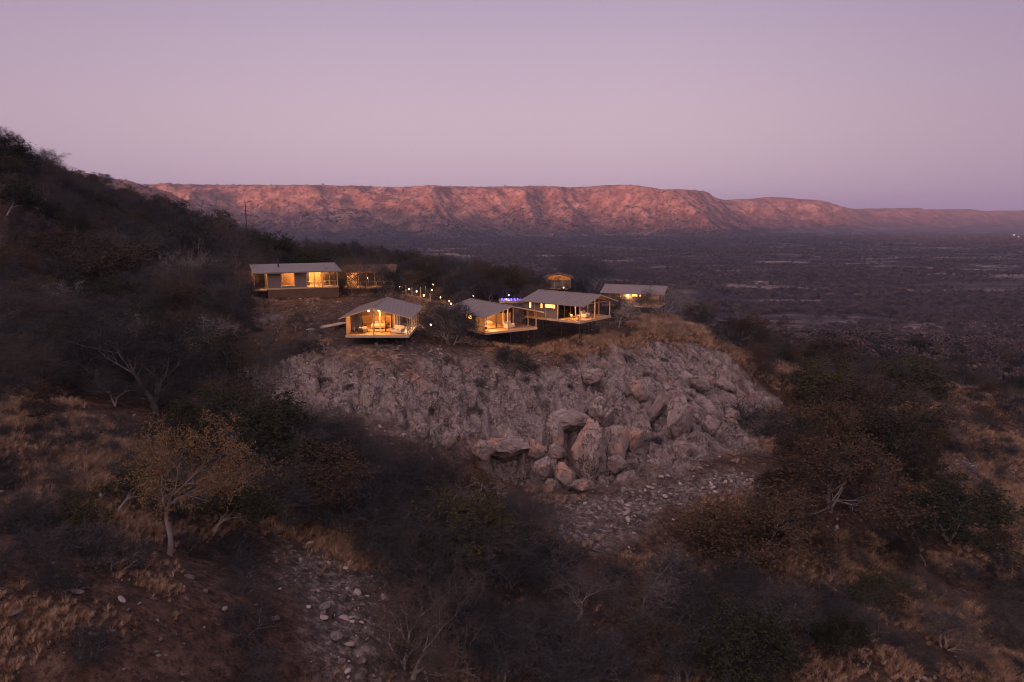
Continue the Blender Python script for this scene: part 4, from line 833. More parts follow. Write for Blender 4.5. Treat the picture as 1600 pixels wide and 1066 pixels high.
def tuft(seed, n=34, h=.75, spread=.34, w=.022):
    r = np.random.default_rng(seed); a = r.uniform(0, 6.28, n); rad = r.uniform(0, .12, n); b = np.stack([np.cos(a) * rad, np.sin(a) * rad, -.05 + 0 * a], 1)
    hh = h * r.uniform(.55, 1.15, n); lean = r.uniform(.1, 1, n) * spread; a2 = a + r.normal(0, .5, n)
    tip = b + np.stack([np.cos(a2) * lean, np.sin(a2) * lean, hh], 1); mid = b + np.stack([np.cos(a2) * lean * .3, np.sin(a2) * lean * .3, hh * .6], 1)
    sd_ = np.stack([-np.sin(a2 + 1), np.cos(a2 + 1), 0 * a], 1) * w
    v = np.stack([b - sd_, b + sd_, mid + sd_ * .7, mid - sd_ * .7, tip], 1).reshape(-1, 3); i = np.arange(n)[:, None] * 5
    f = np.vstack([i + [0, 1, 2], i + [0, 2, 3], i + [3, 2, 4]])
    return np_mesh('tuft', v, f, M['grass'])
tufts = [tuft(s, 40, .40 + .07 * s, .30 + .09 * s, .014) for s in range(6)]
def clump_mesh(seed, n, mat, flat=.62, size=.16):
    """a far bush: many small faces through a crown's volume"""
    r = np.random.default_rng(seed); d = r.normal(size=(n, 3)); d /= np.linalg.norm(d, axis=1)[:, None]; rad = r.uniform(.35, 1, n) ** .6
    lob = 1 + .35 * np.sin(d[:, 0] * 3 + seed) * np.cos(d[:, 1] * 4 + seed * 2); c = d * (rad * lob)[:, None] * [.5, .5, .5 * flat] + [0, 0, .36]
    c[:, 2] = np.maximum(c[:, 2], .05)
    a = r.normal(size=(n, 3)); a /= np.linalg.norm(a, axis=1)[:, None]; b = np.cross(a, r.normal(size=(n, 3))); b /= np.linalg.norm(b, axis=1)[:, None]
    s = size * r.uniform(.5, 1.2, n)[:, None]
    v = np.stack([c - a * s, c + a * s * .5 + b * s * .8, c + a * s * .5 - b * s * .8], 1).reshape(-1, 3)
    return np_mesh('scrub_clump', v, np.arange(len(v)).reshape(-1, 3), mat)
def pts_on(xy):
    xy = np.asarray(xy); z, *_ = full_height(xy[:, 0], xy[:, 1]); return np.column_stack([xy, z])

# dry grass on the slopes
def grass_points():
    r = np.random.default_rng(5); out = []; sc = []
    n = 1140000; rad = np.sqrt(r.uniform(20 ** 2, 175 ** 2, n)); a = np.radians(r.uniform(-48, 56, n)); x = rad * np.sin(a); y = rad * np.cos(a)
    patch = fbm(x / 13, y / 13, 4, 501) + .35 * fbm(x / 2.5, y / 2.5, 2, 511); d = np.full(n, -.04)
    for (poly, gain) in GRASS: d += gain * smooth(-3, 4, poly_dist(x, y, poly))
    dens = np.clip((patch * 1.5 + .8 * fbm(x / 4, y / 4, 3, 521) + d - .12) * 1.3, 0, 1) * np.clip(1.5 - rad / 150, .35, 1)
    k = r.uniform(0, 1, n) < dens * (.42 + .5 * (1 - smooth(25, 60, rad))); x, y = x[k], y[k]
    z, rock, slab, stony = full_height(x, y); k = (r.uniform(0, 1, len(x)) > rock * 1.35) & (r.uniform(0, 1, len(x)) > stony * .8) & off_pads(x, y)
    p = np.column_stack([x, y, z])[k]; return p, smooth(18, 75, np.hypot(p[:, 0], p[:, 1])) * .45 * r.uniform(.7, 1.2, len(p)) + .5 * r.uniform(.5, 1.25, len(p)) * (1 + .6 * fbm(p[:, 0] / 4, p[:, 1] / 4, 2, 9))
gp, gs = grass_points()
gn_scatter('dry_grass', 'tufts of dry straw coloured grass over the slopes', gp, gs, tufts, .15)
# loose stones
def stone_points():
    r = np.random.default_rng(6); n = 260000; rad = np.sqrt(r.uniform(22 ** 2, 130 ** 2, n)); a = np.radians(r.uniform(-40, 40, n)); x = rad * np.sin(a); y = rad * np.cos(a)
    z, rock, slab, stony = full_height(x, y); patch = np.clip(.5 + fbm(x / 6, y / 6, 3, 601) * 1.6, 0, 1)
    k = r.uniform(0, 1, n) < (.05 + .22 * stony + .10 * rock) * patch
    s = .04 + .22 * r.uniform(0, 1, n) ** 6; s = s * (1 + .4 * stony)
    return np.column_stack([x, y, z + s * .02])[k], s[k]
sp, ss = stone_points()
stone_src = [boulder_mesh(300 + k, 2) for k in range(6)]
for q in stone_src:
    q.materials[0] = M['stone']; v_ = np.empty(len(q.vertices) * 3, np.float32); q.vertices.foreach_get('co', v_); v_ = v_.reshape(-1, 3) * [1.25, .8, .5]; q.vertices.foreach_set('co', v_.astype(np.float32).ravel()); q.update()
gn_scatter('loose_stones', 'loose pale stones strewn over the slopes', sp, ss, stone_src, .6)
# woodland beyond the trees that stand singly
def joined(tr_, cr_, H):
    out = []
    for m_ in (tr_, cr_):
        n = len(m_.vertices); v = np.empty(n * 3, np.float32); m_.vertices.foreach_get('co', v); m_.calc_loop_triangles(); q = np.empty(len(m_.loop_triangles) * 3, np.int32); m_.loop_triangles.foreach_get('vertices', q); out.append((v.reshape(-1, 3), q.reshape(-1, 3)))
    v = np.vstack([out[0][0], out[1][0]]) / (H + .3); fc = np.vstack([out[0][1], out[1][1] + len(out[0][0])])
    return np_mesh('bare_scrub', v, fc, [M['bark'], M['twig']], np.concatenate([np.zeros(len(out[0][1])), np.ones(len(out[1][1]))]))
far_src = [joined(*lib['bare'][k][:3]) for k in (0, 1, 2, 4)]
wl = [(x, y, h) for kk in ('bare', 'leafy') for (x, y, h) in rest[kk]]
if wl:
    wp = pts_on(np.array([(q[0], q[1]) for q in wl])); gn_scatter('far_woodland', 'mass of leafless scrub woodland up the far hillsides', wp, [q[2] for q in wl], far_src)
def plain_points():
    r = np.random.default_rng(8); n = 420000
    u = r.uniform(0, 1, n); rad = (50 ** .9 + u * (3300 ** .9 - 50 ** .9)) ** (1 / .9); a = np.radians(r.uniform(-46, 56, n)); x = rad * np.sin(a); y = rad * np.cos(a)
    patch = fbm(x / 90, y / 38, 4, 801) + .5 * fbm(x / 420, y / 200, 3, 811)
    dens = np.clip(.52 - patch * 1.7, .05, 1) * (1 - .93 * lanes(x, y)); w = 1 - smooth(200, 330, rad)
    hz_ = far_height(x, y)
    dens = np.where(hz_ > 25, dens * np.clip(.75 - hz_ / 220, .06, .7), dens)
    near_out = (rad < 330) & ((x < 45) | (rad < 200)) & (np.degrees(np.abs(a)) < 40); k = (r.uniform(0, 1, n) < dens) & ~near_out
    s = r.uniform(1.8, 5.2, n) * (.8 + .4 * r.uniform(0, 1, n)); s = s * (1 + smooth(900, 3000, rad) * .5)
    x, y, s = x[k], y[k], s[k]; return pts_on(np.column_stack([x, y])), s
pp, ps = plain_points()
far_src2 = [clump_mesh(720 + k, 110, M['scrub'], .62, .10) for k in range(5)]
gn_scatter('plain_scrub', 'dark thorn scrub covering the plain to the foot of the escarpment', pp, ps, far_src2)
if rest['shrub']:
    wp = pts_on(np.array([(q[0], q[1]) for q in rest['shrub']])); gn_scatter('low_brush', 'low leafless brush between the trees', wp, [q[2] for q in rest['shrub']], far_src)

# ---------------------------------------------------------------- lamps
def point(name, loc, e, col, rad, parent=None):
    d = bpy.data.lights.new(name, 'POINT'); d.energy = e * 8.0; d.color = col; d.shadow_soft_size = rad; o = bpy.data.objects.new(name, d); C.objects.link(o); o.location = loc
    if parent: o.parent = parent
    return o
WARM = (1.0, .44, .13)

# ---------------------------------------------------------------- safari tent cabins on stilts
def cabin(X, Y, Z, yaw, W, D, label, o):
    root = empty('tent_cabin', (X, Y, Z), yaw); tag(root, label, 'cabin', 'tented cabins along the outcrop')
    part = lambda mb, n, m, sm=False: mb.build(n, M[m], root, sm)
    he, ha, ax = 2.35, 3.45, o.get('apex', .44) * W
    po = o.get('po', 2.5)                                        # porch depth
    # floor boards in the deck, rim beams
    nb = 26
    bmsh = MB()
    for k in range(nb): bmsh.box(k * W / nb + .012, .06, -.06, (k + 1) * W / nb - .012, D - .05, 0)
    fl = part(bmsh, 'floor_boards', 'deckwood'); tag(fl, kind='stuff')
    part(MB().box(-.05, -.06, -.30, W + .05, .055, .02), 'rim_beam', 'wood'); part(MB().box(W, .06, -.30, W + .10, D, .02), 'rim_beam', 'wood'); part(MB().box(-.10, .06, -.30, 0, D, .02), 'rim_beam', 'wood')
    part(MB().box(.06, .1, -.24, W - .06, D - .1, -.07), 'floor_joists', 'steel')
    ca, sa = math.cos(yaw), math.sin(yaw)
    for sx in (.25, W * .5, W - .25):
        for sy in (.25, D * .33, D * .66, D - .3):
            wx_, wy_ = X + sx * ca - sy * sa, Y + sx * sa + sy * ca; g = gz(wx_, wy_) - Z - .3
            if g < -.35: part(MB().tube([(sx, sy, g), (sx, sy, -.25)], .055, 6), 'stilt', 'steel')
    # posts
    roofz = lambda x: he + (ha - he) * (x / ax if x < ax else (W - x) / (W - ax))
    fp = [(ax * .98, .0), (W - .07, .0)] + ([] if o.get('wall_left', True) else [(.07, .0)])
    fp += [(W * .76, .0)] if o.get('post4') else []
    for px, py in fp: part(MB().box(px - .07, py + .06, .0, px + .07, py + .20, roofz(px) - .05), 'post', 'wood')
    part(MB().box(W * .5 - .06, po - .35, 0, W * .5 + .06, po - .23, roofz(W * .5) - .05), 'post', 'wood')
    for k in range(1, 6):
        y_ = k * (D - .2) / 5; part(MB().box(W - .14, y_, .0, W, y_ + .13, he - .05), 'post', 'wood')
    for k in range(0, 3):
        y_ = po + k * 2.2; part(MB().box(W * .72, y_, 0, W * .72 + .12, y_ + .12, roofz(W * .72) - .06), 'post', 'wood')
    # gable rafters, beams
    part(MB().poly8([(-.1, .07, he - .13), (ax, .07, ha - .13), (ax, .19, ha - .13), (-.1, .19, he - .13), (-.1, .07, he), (ax, .07, ha), (ax, .19, ha), (-.1, .19, he)]), 'rafter', 'wood')
    part(MB().poly8([(ax, .07, ha - .13), (W + .1, .07, he - .13), (W + .1, .19, he - .13), (ax, .19, ha - .13), (ax, .07, ha), (W + .1, .07, he), (W + .1, .19, he), (ax, .19, ha)]), 'rafter', 'wood')
    if o.get('tie', False): part(MB().box(.1, .205, he - .14, W - .1, .26, he - .02), 'tie_beam', 'wood')
    # roof: two sheets with standing ribs, underside lining
    ov, fo = .65, .85
    def sheet(x0, z0, x1, z1, name):
        m = MB(); n = 14; y0, y1 = -fo, D + .4; dx, dz = x1 - x0, z1 - z0
        m.poly8([(x0, y0, z0 + .03), (x1, y0, z1 + .03), (x1, y1, z1 + .03), (x0, y1, z0 + .03), (x0, y0, z0 + .07), (x1, y0, z1 + .07), (x1, y1, z1 + .07), (x0, y1, z0 + .07)])
        for k in range(n + 1):
            yy = y0 + .02 + (y1 - y0 - .1) * k / n
            m.poly8([(x0, yy, z0 + .068), (x1, yy, z1 + .068), (x1, yy + .05, z1 + .068), (x0, yy + .05, z0 + .068), (x0, yy, z0 + .105), (x1, yy, z1 + .105), (x1, yy + .05, z1 + .105), (x0, yy + .05, z0 + .105)])
        part(m, name, 'roof')
        part(MB().poly8([(x0 + .02, y0 + .02, z0), (x1, y0 + .02, z1), (x1, y1 - .02, z1), (x0 + .02, y1 - .02, z0), (x0 + .02, y0 + .02, z0 + .027), (x1, y0 + .02, z1 + .027), (x1, y1 - .02, z1 + .027), (x0 + .02, y1 - .02, z0 + .027)]), 'roof_lining', 'roof_under')
        part(MB().poly8([(x0, y0 - .03, z0 - .07), (x1, y0 - .03, z1 - .07), (x1, y0 - .002, z1 - .07), (x0, y0 - .002, z0 - .07), (x0, y0 - .03, z0 + .08), (x1, y0 - .03, z1 + .08), (x1, y0 - .002, z1 + .08), (x0, y0 - .002, z0 + .08)]), 'fascia', 'wood')
    sl, sr = (ha - he) / ax, (ha - he) / (W - ax)
    sheet(-ov, he - sl * ov + .02, ax, ha + .02, 'roof_sheet'); sheet(W + ov, he - sr * ov + .02, ax + .001, ha + .02, 'roof_sheet')
    part(MB().tube([(ax, -fo, ha + .11), (ax, D + .4, ha + .11)], .07, 6), 'ridge_cap', 'roof')
    # room: walls of canvas, front of dark framed sliding glass
    rx = W * .70
    wl_ = o.get('wall_left', True)
    def gable_wall(y0, y1, x0, x1, mat, name, zb=0.):
        m = MB(); xs = [x0] + ([ax] if x0 < ax < x1 else []) + [x1]
        for a_, b_ in zip(xs[:-1], xs[1:]):
            m.poly8([(a_, y0, zb), (b_, y0, zb), (b_, y1, zb), (a_, y1, zb), (a_, y0, roofz(a_) - .01), (b_, y0, roofz(b_) - .01), (b_, y1, roofz(b_) - .01), (a_, y1, roofz(a_) - .01)])
        return part(m, name, mat)
    if wl_: part(MB().box(.0, .065, 0, .07, po, he - .02), 'side_wall', o.get('wallmat', 'canvas_lit'))
    # side wall with a strip window
    part(MB().box(.0, po + .003, 0, .07, D - .02, he - .02), 'side_wall', 'canvas')
    for wy0, wy1, wz0, wz1 in o.get('wins', [(po + 3, po + 4, 1.5, 2.1)]):
        fr_ = part(MB().box(-.03, wy0 - .06, wz0 - .06, -.002, wy1 + .06, wz1 + .06), 'window_frame', 'frame'); MB().box(-.05, wy0, wz0, -.033, wy1, wz1).build('lit_window', M['window_glow'], fr_)
    for yy in np.arange(po + .02, D - 1, 2.1): part(MB().box(-.06, yy, .003, -.003, yy + .09, he - .03), 'wall_post', 'wood')
    gable_wall(D - .12, D - .03, .075, rx, 'inner', 'back_wall'); part(MB().box(rx + .003, po, 0, rx + .08, D - .03, roofz(rx) - .03), 'inner_side_wall', 'canvas')
    # front glazing bays
    z1 = 2.12
    x0 = .10; bays = [('curtain', .19), ('glass', .19), ('glass', .19), ('glass', .10), ('dark', .0)]
    gable_wall(po, po + .06, .08, rx, 'darkwall', 'gable_panel', z1 + .08)
    part(MB().box(.08, po - .01, z1, rx, po + .07, z1 + .077), 'door_head', 'frame'); part(MB().box(.08, po - .01, 0, rx, po + .07, .06), 'door_sill', 'frame')
    x = .08; xend = rx
    for kind, fw in bays:
        w = fw * W if fw else xend - x - .005
        if w < .1: continue
        d = MB(); d.box(x, po, .063, x + .07, po + .06, z1 - .003); d.box(x + w - .075, po, .063, x + w - .005, po + .06, z1 - .003)
        fo_ = part(d, 'door_frame', 'frame')
        if kind == 'curtain':
            c = MB(); nf = 16
            for k in range(nf):
                a_ = x + .073 + (w - .155) * k / nf; b_ = x + .073 + (w - .155) * (k + 1) / nf; u = .02 if k % 2 else .05
                c.poly8([(a_, po + .10 + u, .07), (b_, po + .17 - u, .07), (b_, po + .19 - u, .07), (a_, po + .12 + u, .07), (a_, po + .10 + u, z1), (b_, po + .17 - u, z1), (b_, po + .19 - u, z1), (a_, po + .12 + u, z1)])
            part(c, 'curtain', 'curtain')
        if kind == 'dark': part(MB().box(x + .073, po + .01, .066, x + w - .078, po + .05, z1 - .006), 'door_leaf', 'darkwall')
        else: part(MB().box(x + .073, po + .025, .066, x + w - .078, po + .035, z1 - .006), 'pane', 'glass')
        x += w
    # bed and bedside inside the room
    W2 = lambda lx, ly, lz=0.: (X + lx * ca - ly * sa, Y + lx * sa + ly * ca, Z + lz)
    bd = empty('bed', W2(W * .40, po + 2.6, .005), yaw); tag(bd, 'cream double bed inside the ' + o['nick'], 'bed')
    MB().box(-.95, 0, .12, .95, 2.05, .38).build('bed_base', M['deckwood'], bd); MB().box(-.93, .02, .383, .93, 2.0, .62).build('mattress', M['fabric'], bd); MB().box(-1.2, 2.06, .1, 1.2, 2.14, 1.35).build('headboard', M['deckwood'], bd)
    for sx in (-.5, .5): MB().ball((sx, 1.75, .70), .30, 10, 6, (1.1, .7, .45)).build('pillow', M['fabric'], bd, True)
    # chairs, table, settee on the porch
    def chair(lx, ly, rz, lab):
        c = empty('lounge_chair', W2(lx, ly, .004), yaw + rz); tag(c, lab, 'chair')
        MB().box(-.34, -.32, .36, .34, .34, .44).build('seat', M['dark_fabric'], c); MB().poly8([(-.34, .30, .44), (.34, .30, .44), (.34, .38, .44), (-.34, .38, .44), (-.34, .46, 1.0), (.34, .46, 1.0), (.34, .54, 1.0), (-.34, .54, 1.0)]).build('backrest', M['dark_fabric'], c)
        for a_, b_ in ((-.3, -.28), (.3, -.28), (-.3, .3), (.3, .3)): MB().tube([(a_ * 1.1, b_ * 1.1, 0), (a_, b_, .36)], .022, 5).build('leg', M['dark_fabric'], c)
        MB().box(-.26, .12, .445, .26, .29, .80).build('cushion', M['fabric'], c)
    def settee(lx, ly, rz, lab, cat='settee', ln=1.5):
        c = empty('settee', W2(lx, ly, .004), yaw + rz); tag(c, lab, cat)
        MB().box(-ln / 2, -.4, .10, ln / 2, .4, .44).build('seat', M['fabric'], c); MB().poly8([(-ln / 2, .25, .443), (ln / 2, .25, .443), (ln / 2, .4, .443), (-ln / 2, .4, .443), (-ln / 2, .40, .92), (ln / 2, .40, .92), (ln / 2, .52, .92), (-ln / 2, .52, .92)]).build('backrest', M['fabric'], c)
        for sx in (-1, 1): MB().box(sx * ln / 2 - .07, -.38, .443, sx * ln / 2 + .07, .24, .62).build('armrest', M['fabric'], c)
        for a_, b_ in ((-ln / 2 + .1, -.3), (ln / 2 - .1, -.3), (-ln / 2 + .1, .3), (ln / 2 - .1, .3)): MB().tube([(a_, b_, 0), (a_, b_, .1)], .03, 5).build('leg', M['wood'], c)
    def table(lx, ly, lab):
        c = empty('round_table', W2(lx, ly, .004), yaw); tag(c, lab, 'table')
        MB().tube([(0, 0, .70), (0, 0, .74)], .40, 14).build('table_top', M['wood'], c); MB().tube([(0, 0, .03), (0, 0, .70)], .035, 8).build('pedestal', M['steel'], c); MB().tube([(0, 0, 0), (0, 0, .03)], .25, 12).build('foot', M['steel'], c)
    for kind, *a_ in o['furn']: dict(chair=chair, settee=settee, table=table)[kind](*a_)
    # lamps
    for k, (lx, ly, lz, e, rad) in enumerate(o['lamps']):
        l = empty('porch_lamp', W2(lx, ly, lz), yaw); tag(l, o['lamp_labels'][k], 'lamp')
        MB().ball((0, 0, 0), rad, 10, 6).build('bulb', M['bulb'], l, True); MB().tube([(0, 0, rad * .9), (0, 0, rad + .12)], .03, 6).build('fitting', M['steel'], l)
        point('lamp_light', (0, -.05, -rad - .12), e, WARM, .12, l)
    point('room_light', (W * .36, po + 1.6, 2.0), o.get('room', 80), (1.0, .44, .12), .25, root); point('room_light', (W * .55, D - 1.5, 1.6), o.get('room', 80) * .5, (1.0, .42, .11), .25, root)
    if o.get('porch'): point('porch_light', (1.6, 1.6, 1.9), o['porch'], WARM, .2, root)
    return root

cabin(*CAB1, 'front left tented cabin with two bulbs under its gable and posts down its right side',
      dict(nick='front left cabin', apex=.45, furn=[('chair', .75, 1.2, -1.9, 'dark armchair with pale cushion by the left wall of the front left cabin porch'), ('chair', 2.0, 1.7, .4, 'dark armchair in front of the curtain of the front left cabin'),
            ('settee', W1 * .80, 1.75, -.5, 'pale settee on the right of the front left cabin porch'), ('table', 1.45, 1.35, 'small round table between the dark chairs of the front left cabin')],
           lamps=[(W1 * .35, 1.0, 2.92, 36, .075), (W1 * .50, 1.6, 2.88, 70, .10)], lamp_labels=['bare bulb left of the gable post of the front left cabin', 'brighter bulb right of the gable post of the front left cabin']))
cabin(*CAB2, 'middle tented cabin glowing brightest with its tan left canvas wall lit',
      dict(nick='middle cabin', apex=.45, wins=[(3.6, 4.5, 1.55, 2.15), (4.8, 5.1, 1.55, 2.15)], post4=False, tie=False, furn=[('table', 1.0, 1.1, 'small round table on the left of the middle cabin porch'), ('chair', .75, 1.9, .3, 'dark armchair behind the table of the middle cabin porch'),
            ('settee', W2_ * .58, 1.7, .25, 'cream settee in the middle of the middle cabin porch')],
           lamps=[(W2_ * .17, 1.1, 2.35, 110, .12)], lamp_labels=['bright globe lamp under the left eave of the middle cabin porch'], room=80))
cabin(*CAB3, 'tented cabin right of the middle one with a long roof and lit strip window',
      dict(nick='long roofed right cabin', apex=.50, wall_left=False, tie=True, po=po3, wins=[(po3 + .5, po3 + 2.3, 1.55, 2.05), (po3 + 2.8, po3 + 3.1, 1.4, 2.05), (po3 + 4.9, po3 + 5.2, 1.3, 2.05)], furn=[('table', 1.0, 1.0, 'small round table on the left of the long roofed cabin porch'), ('chair', .7, 1.8, .2, 'dark armchair on the long roofed right cabin porch'),
            ('settee', W3 * .52, 1.9, .2, 'cream settee on the porch of the long roofed right cabin')],
           lamps=[(W3 * .12, 1.7, 2.15, 100, .12)], lamp_labels=['globe lamp at the left corner of the long roofed right cabin'], room=130))
cabin(*CAB4, 'dim rear right tented cabin with its tan end wall faintly lit behind bare trees',
      dict(nick='rear right cabin', apex=.5, po=3.2, wins=[(4.2, 5.2, 1.7, 2.1), (3.5, 3.8, 1.7, 2.1)], furn=[('chair', 2.0, 1.2, .3, 'dark armchair on the rear right cabin porch')], lamps=[(-.45, 6.0, 1.9, 14, .13)], lamp_labels=['orange lamp on the long side wall of the rear right cabin'], room=14, porch=16))

# ---------------------------------------------------------------- the long main lodge
def lodge(X, Y, Z, yaw):
    root = empty('main_lodge', (X, Y, Z), yaw); tag(root, 'long main lodge with a single pitch grey roof and a bright glazed end window', 'lodge')
    part = lambda mb, n, m, sm=False: mb.build(n, M[m], root, sm)
    W, D, h0, h1 = LW, 6.0, 2.75, 3.5
    ca, sa = math.cos(yaw), math.sin(yaw); W2 = lambda lx, ly, lz=0.: (X + lx * ca - ly * sa, Y + lx * sa + ly * ca, Z + lz)
    part(MB().box(0, .02, -2.6, W, D, -.25), 'plinth', 'plinth'); part(MB().box(-.06, -.05, -.247, W + .06, D + .05, 0), 'floor_slab', 'wood')
    f = lambda a, b: (W * a, W * b)
    def wall(x0, x1, name='wall_panel', z0=.003, z1=h0): part(MB().box(x0, 0, z0, x1, .10, z1), name, 'canvas')
    wall(0.11, W * .19); wall(W * .375, W * .54); wall(W * .193, W * .372, z1=.25); wall(W * .193, W * .372, z0=2.5)
    part(MB().box(0, 0.0, .003, .107, D, h0), 'corner_post', 'wood')
    part(MB().box(0, .103, .003, .09, D * .6, h0), 'end_wall', 'canvas')
    # lit window in the left part
    wf = MB(); a_, b_ = W * .193, W * .372
    wf.box(a_, .02, .253, a_ + .08, .09, 2.497).box(b_ - .08, .02, .253, b_, .09, 2.497).box(a_ + .083, .02, .253, b_ - .083, .09, .32).box(a_ + .083, .02, 2.43, b_ - .083, .09, 2.497)
    fr_ = part(wf, 'window_frame', 'wood')
    n = 4; w = (b_ - a_ - .17) / n
    for k in range(n):
        x = a_ + .085 + k * w
        MB().box(x + .03, .05, .323, x + w - .03, .06, 2.427).build('pane', M['glass'], fr_); 
        if k: MB().box(x - .028, .03, .323, x + .028, .08, 2.427).build('mullion', M['wood'], fr_)
    # open veranda part with posts and rails, glazing set back
    v0, v1 = W * .545, W * .985
    for k in range(5):
        x = v0 + (v1 - v0) * k / 4; part(MB().box(x - .07, .01, .003, x + .07, .14, h0 - .02), 'post', 'wood')
        if k < 4:
            x2 = v0 + (v1 - v0) * (k + 1) / 4
            part(MB().box(x + .073, .04, .95, x2 - .073, .10, 1.02), 'rail', 'wood'); part(MB().box(x + .073, .05, .50, x2 - .073, .09, .55), 'rail', 'wood')
    for k in range(6):
        x = v0 + (v1 - v0) * k / 6; w = (v1 - v0) / 6
        if k in (0, 4): part(MB().box(x + .01, 3.0, .005, x + w - .01, 3.08, h0 + .2), 'back_panel', 'darkwall')
        else:
            part(MB().box(x + .01, 3.0, .005, x + w * .12, 3.08, h0 + .2), 'door_jamb', 'wood'); part(MB().box(x + w * .125, 3.03, .005, x + w - .02, 3.04, h0), 'pane', 'glass')
    part(MB().box(0.1, D - .1, .003, W, D, h1 - .1), 'back_wall', 'inner'); part(MB().box(W * .541, .15, .003, W * .541 + .04, D - .11, h0 + .1), 'partition', 'inner'); part(MB().box(.11, D * .6, .003, .15, D - .11, h0), 'partition', 'inner'); part(MB().box(W - .09, 3.1, .003, W, D - .11, h1 - .2), 'end_wall', 'canvas')
    # roof, single pitch, rising to the back, with ribs
    y0, y1, x0, x1 = -1.0, D + .5, -2.3, W + .5; m = MB(); s = (h1 - h0) / D; z = lambda y: h0 + s * y + .02
    m.poly8([(x0, y0, z(y0)), (x1, y0, z(y0)), (x1, y1, z(y1)), (x0, y1, z(y1)), (x0, y0, z(y0) + .07), (x1, y0, z(y0) + .07), (x1, y1, z(y1) + .07), (x0, y1, z(y1) + .07)])
    for k in range(32):
        x = x0 + (x1 - x0) * k / 31.6; m.poly8([(x, y0, z(y0) + .068), (x + .05, y0, z(y0) + .068), (x + .05, y1, z(y1) + .068), (x, y1, z(y1) + .068), (x, y0, z(y0) + .11), (x + .05, y0, z(y0) + .11), (x + .05, y1, z(y1) + .11), (x, y1, z(y1) + .11)])
    part(m, 'roof', 'roof'); part(MB().box(x0, y0 - .04, z(y0) - .12, x1, y0 - .003, z(y0) + .09), 'fascia', 'roof')
    for yy in (.1, 4.5): part(MB().box(-2.1, yy, .0 - .24, -1.98, yy + .12, z(yy) - .01), 'post', 'wood')
    part(MB().box(-2.25, 0, -.40, -.1, 5, -.25), 'side_deck', 'deckwood')
    part(MB().tube([(2.2, 3.4, z(3.4) + .05), (2.2, 3.4, z(3.4) + 1.5)], .13, 8), 'chimney', 'steel')
    # furniture behind the glass
    for k in range(3):
        t_ = empty('dining_table', W2(v0 + 1.0 + k * 1.75, 1.6, .004), yaw); tag(t_, ['dining table at the left of the lodge veranda', 'middle dining table on the lodge veranda', 'dining table at the right of the lodge veranda'][k], 'table')
        MB().box(-.6, -.4, .70, .6, .4, .75).build('table_top', M['wood'], t_)
        for a_, b_ in ((-.5, -.3), (.5, -.3), (-.5, .3), (.5, .3)): MB().tube([(a_, b_, 0), (a_, b_, .70)], .03, 5).build('leg', M['wood'], t_)
    for (lx, ly, lz, e) in ((W * .27, 2.2, 2.2, 150), (W * .65, 1.6, 2.45, 120), (W * .86, 1.6, 2.45, 110), (W * .75, 4.3, 2.3, 60)):
        point('room_light', (lx, ly, lz), e, (1.0, .44, .12), .2, root)
    l = empty('porch_lamp', W2(-1.3, 1.5, h0 - .15)); tag(l, 'lamp under the left roof end of the main lodge', 'lamp'); MB().ball((0, 0, 0), .09).build('bulb', M['bulb'], l, True); point('lamp_light', (0, 0, -.2), 40, WARM, .1, l)
    return root
lodge(*LODGE)
def lounge(X, Y, Z, yaw):
    """second building with a railed deck"""
    root = empty('lounge_pavilion', (X, Y, Z), yaw); tag(root, 'dim brown roofed pavilion with a railed deck right of the main lodge', 'pavilion')
    part = lambda mb, n, m: mb.build(n, M[m], root)
    W, D = 9.0, 6.0
    part(MB().box(0, -2.6, -.2, W, D, 0), 'deck', 'deckwood'); part(MB().box(.1, -2.5, -2.4, W - .1, D, -.203), 'plinth', 'plinth')
    part(MB().box(.3, 1.2, .003, 2.2, 1.3, 2.5), 'wall_panel', 'canvas_lit'); part(MB().box(2.203, 1.2, .003, W - .3, 1.3, 2.5), 'wall_panel', 'darkwall'); part(MB().box(.3, D - .1, .003, W - .3, D, 2.7), 'back_wall', 'darkwall')
    for k in range(4):
        x = 2.4 + k * 1.5; part(MB().box(x, 1.13, .003, x + .09, 1.195, 2.5), 'door_frame', 'wood')
    s = .14; z = lambda y: 2.55 + s * (y + .6)
    m = MB(); m.poly8([(-.4, -.6, z(-.6)), (W + .4, -.6, z(-.6)), (W + .4, D + .4, z(D + .4)), (-.4, D + .4, z(D + .4)), (-.4, -.6, z(-.6) + .09), (W + .4, -.6, z(-.6) + .09), (W + .4, D + .4, z(D + .4) + .09), (-.4, D + .4, z(D + .4) + .09)])
    part(m, 'roof', 'plinth')
    for k in range(7):
        x = .05 + k * (W - .2) / 6; part(MB().box(x, -2.58, .003, x + .1, -2.48, 1.0 + (1.0 if k == 3 else 0)), 'rail_post', 'wood')
    part(MB().box(.05, -2.57, 1.003, W - .05, -2.49, 1.06), 'handrail', 'wood')
    l = empty('porch_lamp', (root.matrix_world @ Vector((0, 0, 0)))); ca, sa = math.cos(yaw), math.sin(yaw)
    l.location = (X + 4.45 * ca + 2.30 * sa, Y + 4.45 * sa - 2.30 * ca, Z + 1.75); tag(l, 'lamp on the tall rail post of the pavilion deck', 'lamp'); MB().ball((0, 0, 0), .10).build('bulb', M['bulb'], l, True); MB().tube([(0, 0, -.75), (0, 0, -.1)], .03).build('stem', M['wood'], l)
    point('lamp_light', (0, .1, .25), 45, WARM, .1, l); point('room_light', (1.3, .2, 2.1), 60, WARM, .1, root)
lounge(*LOUNGE)

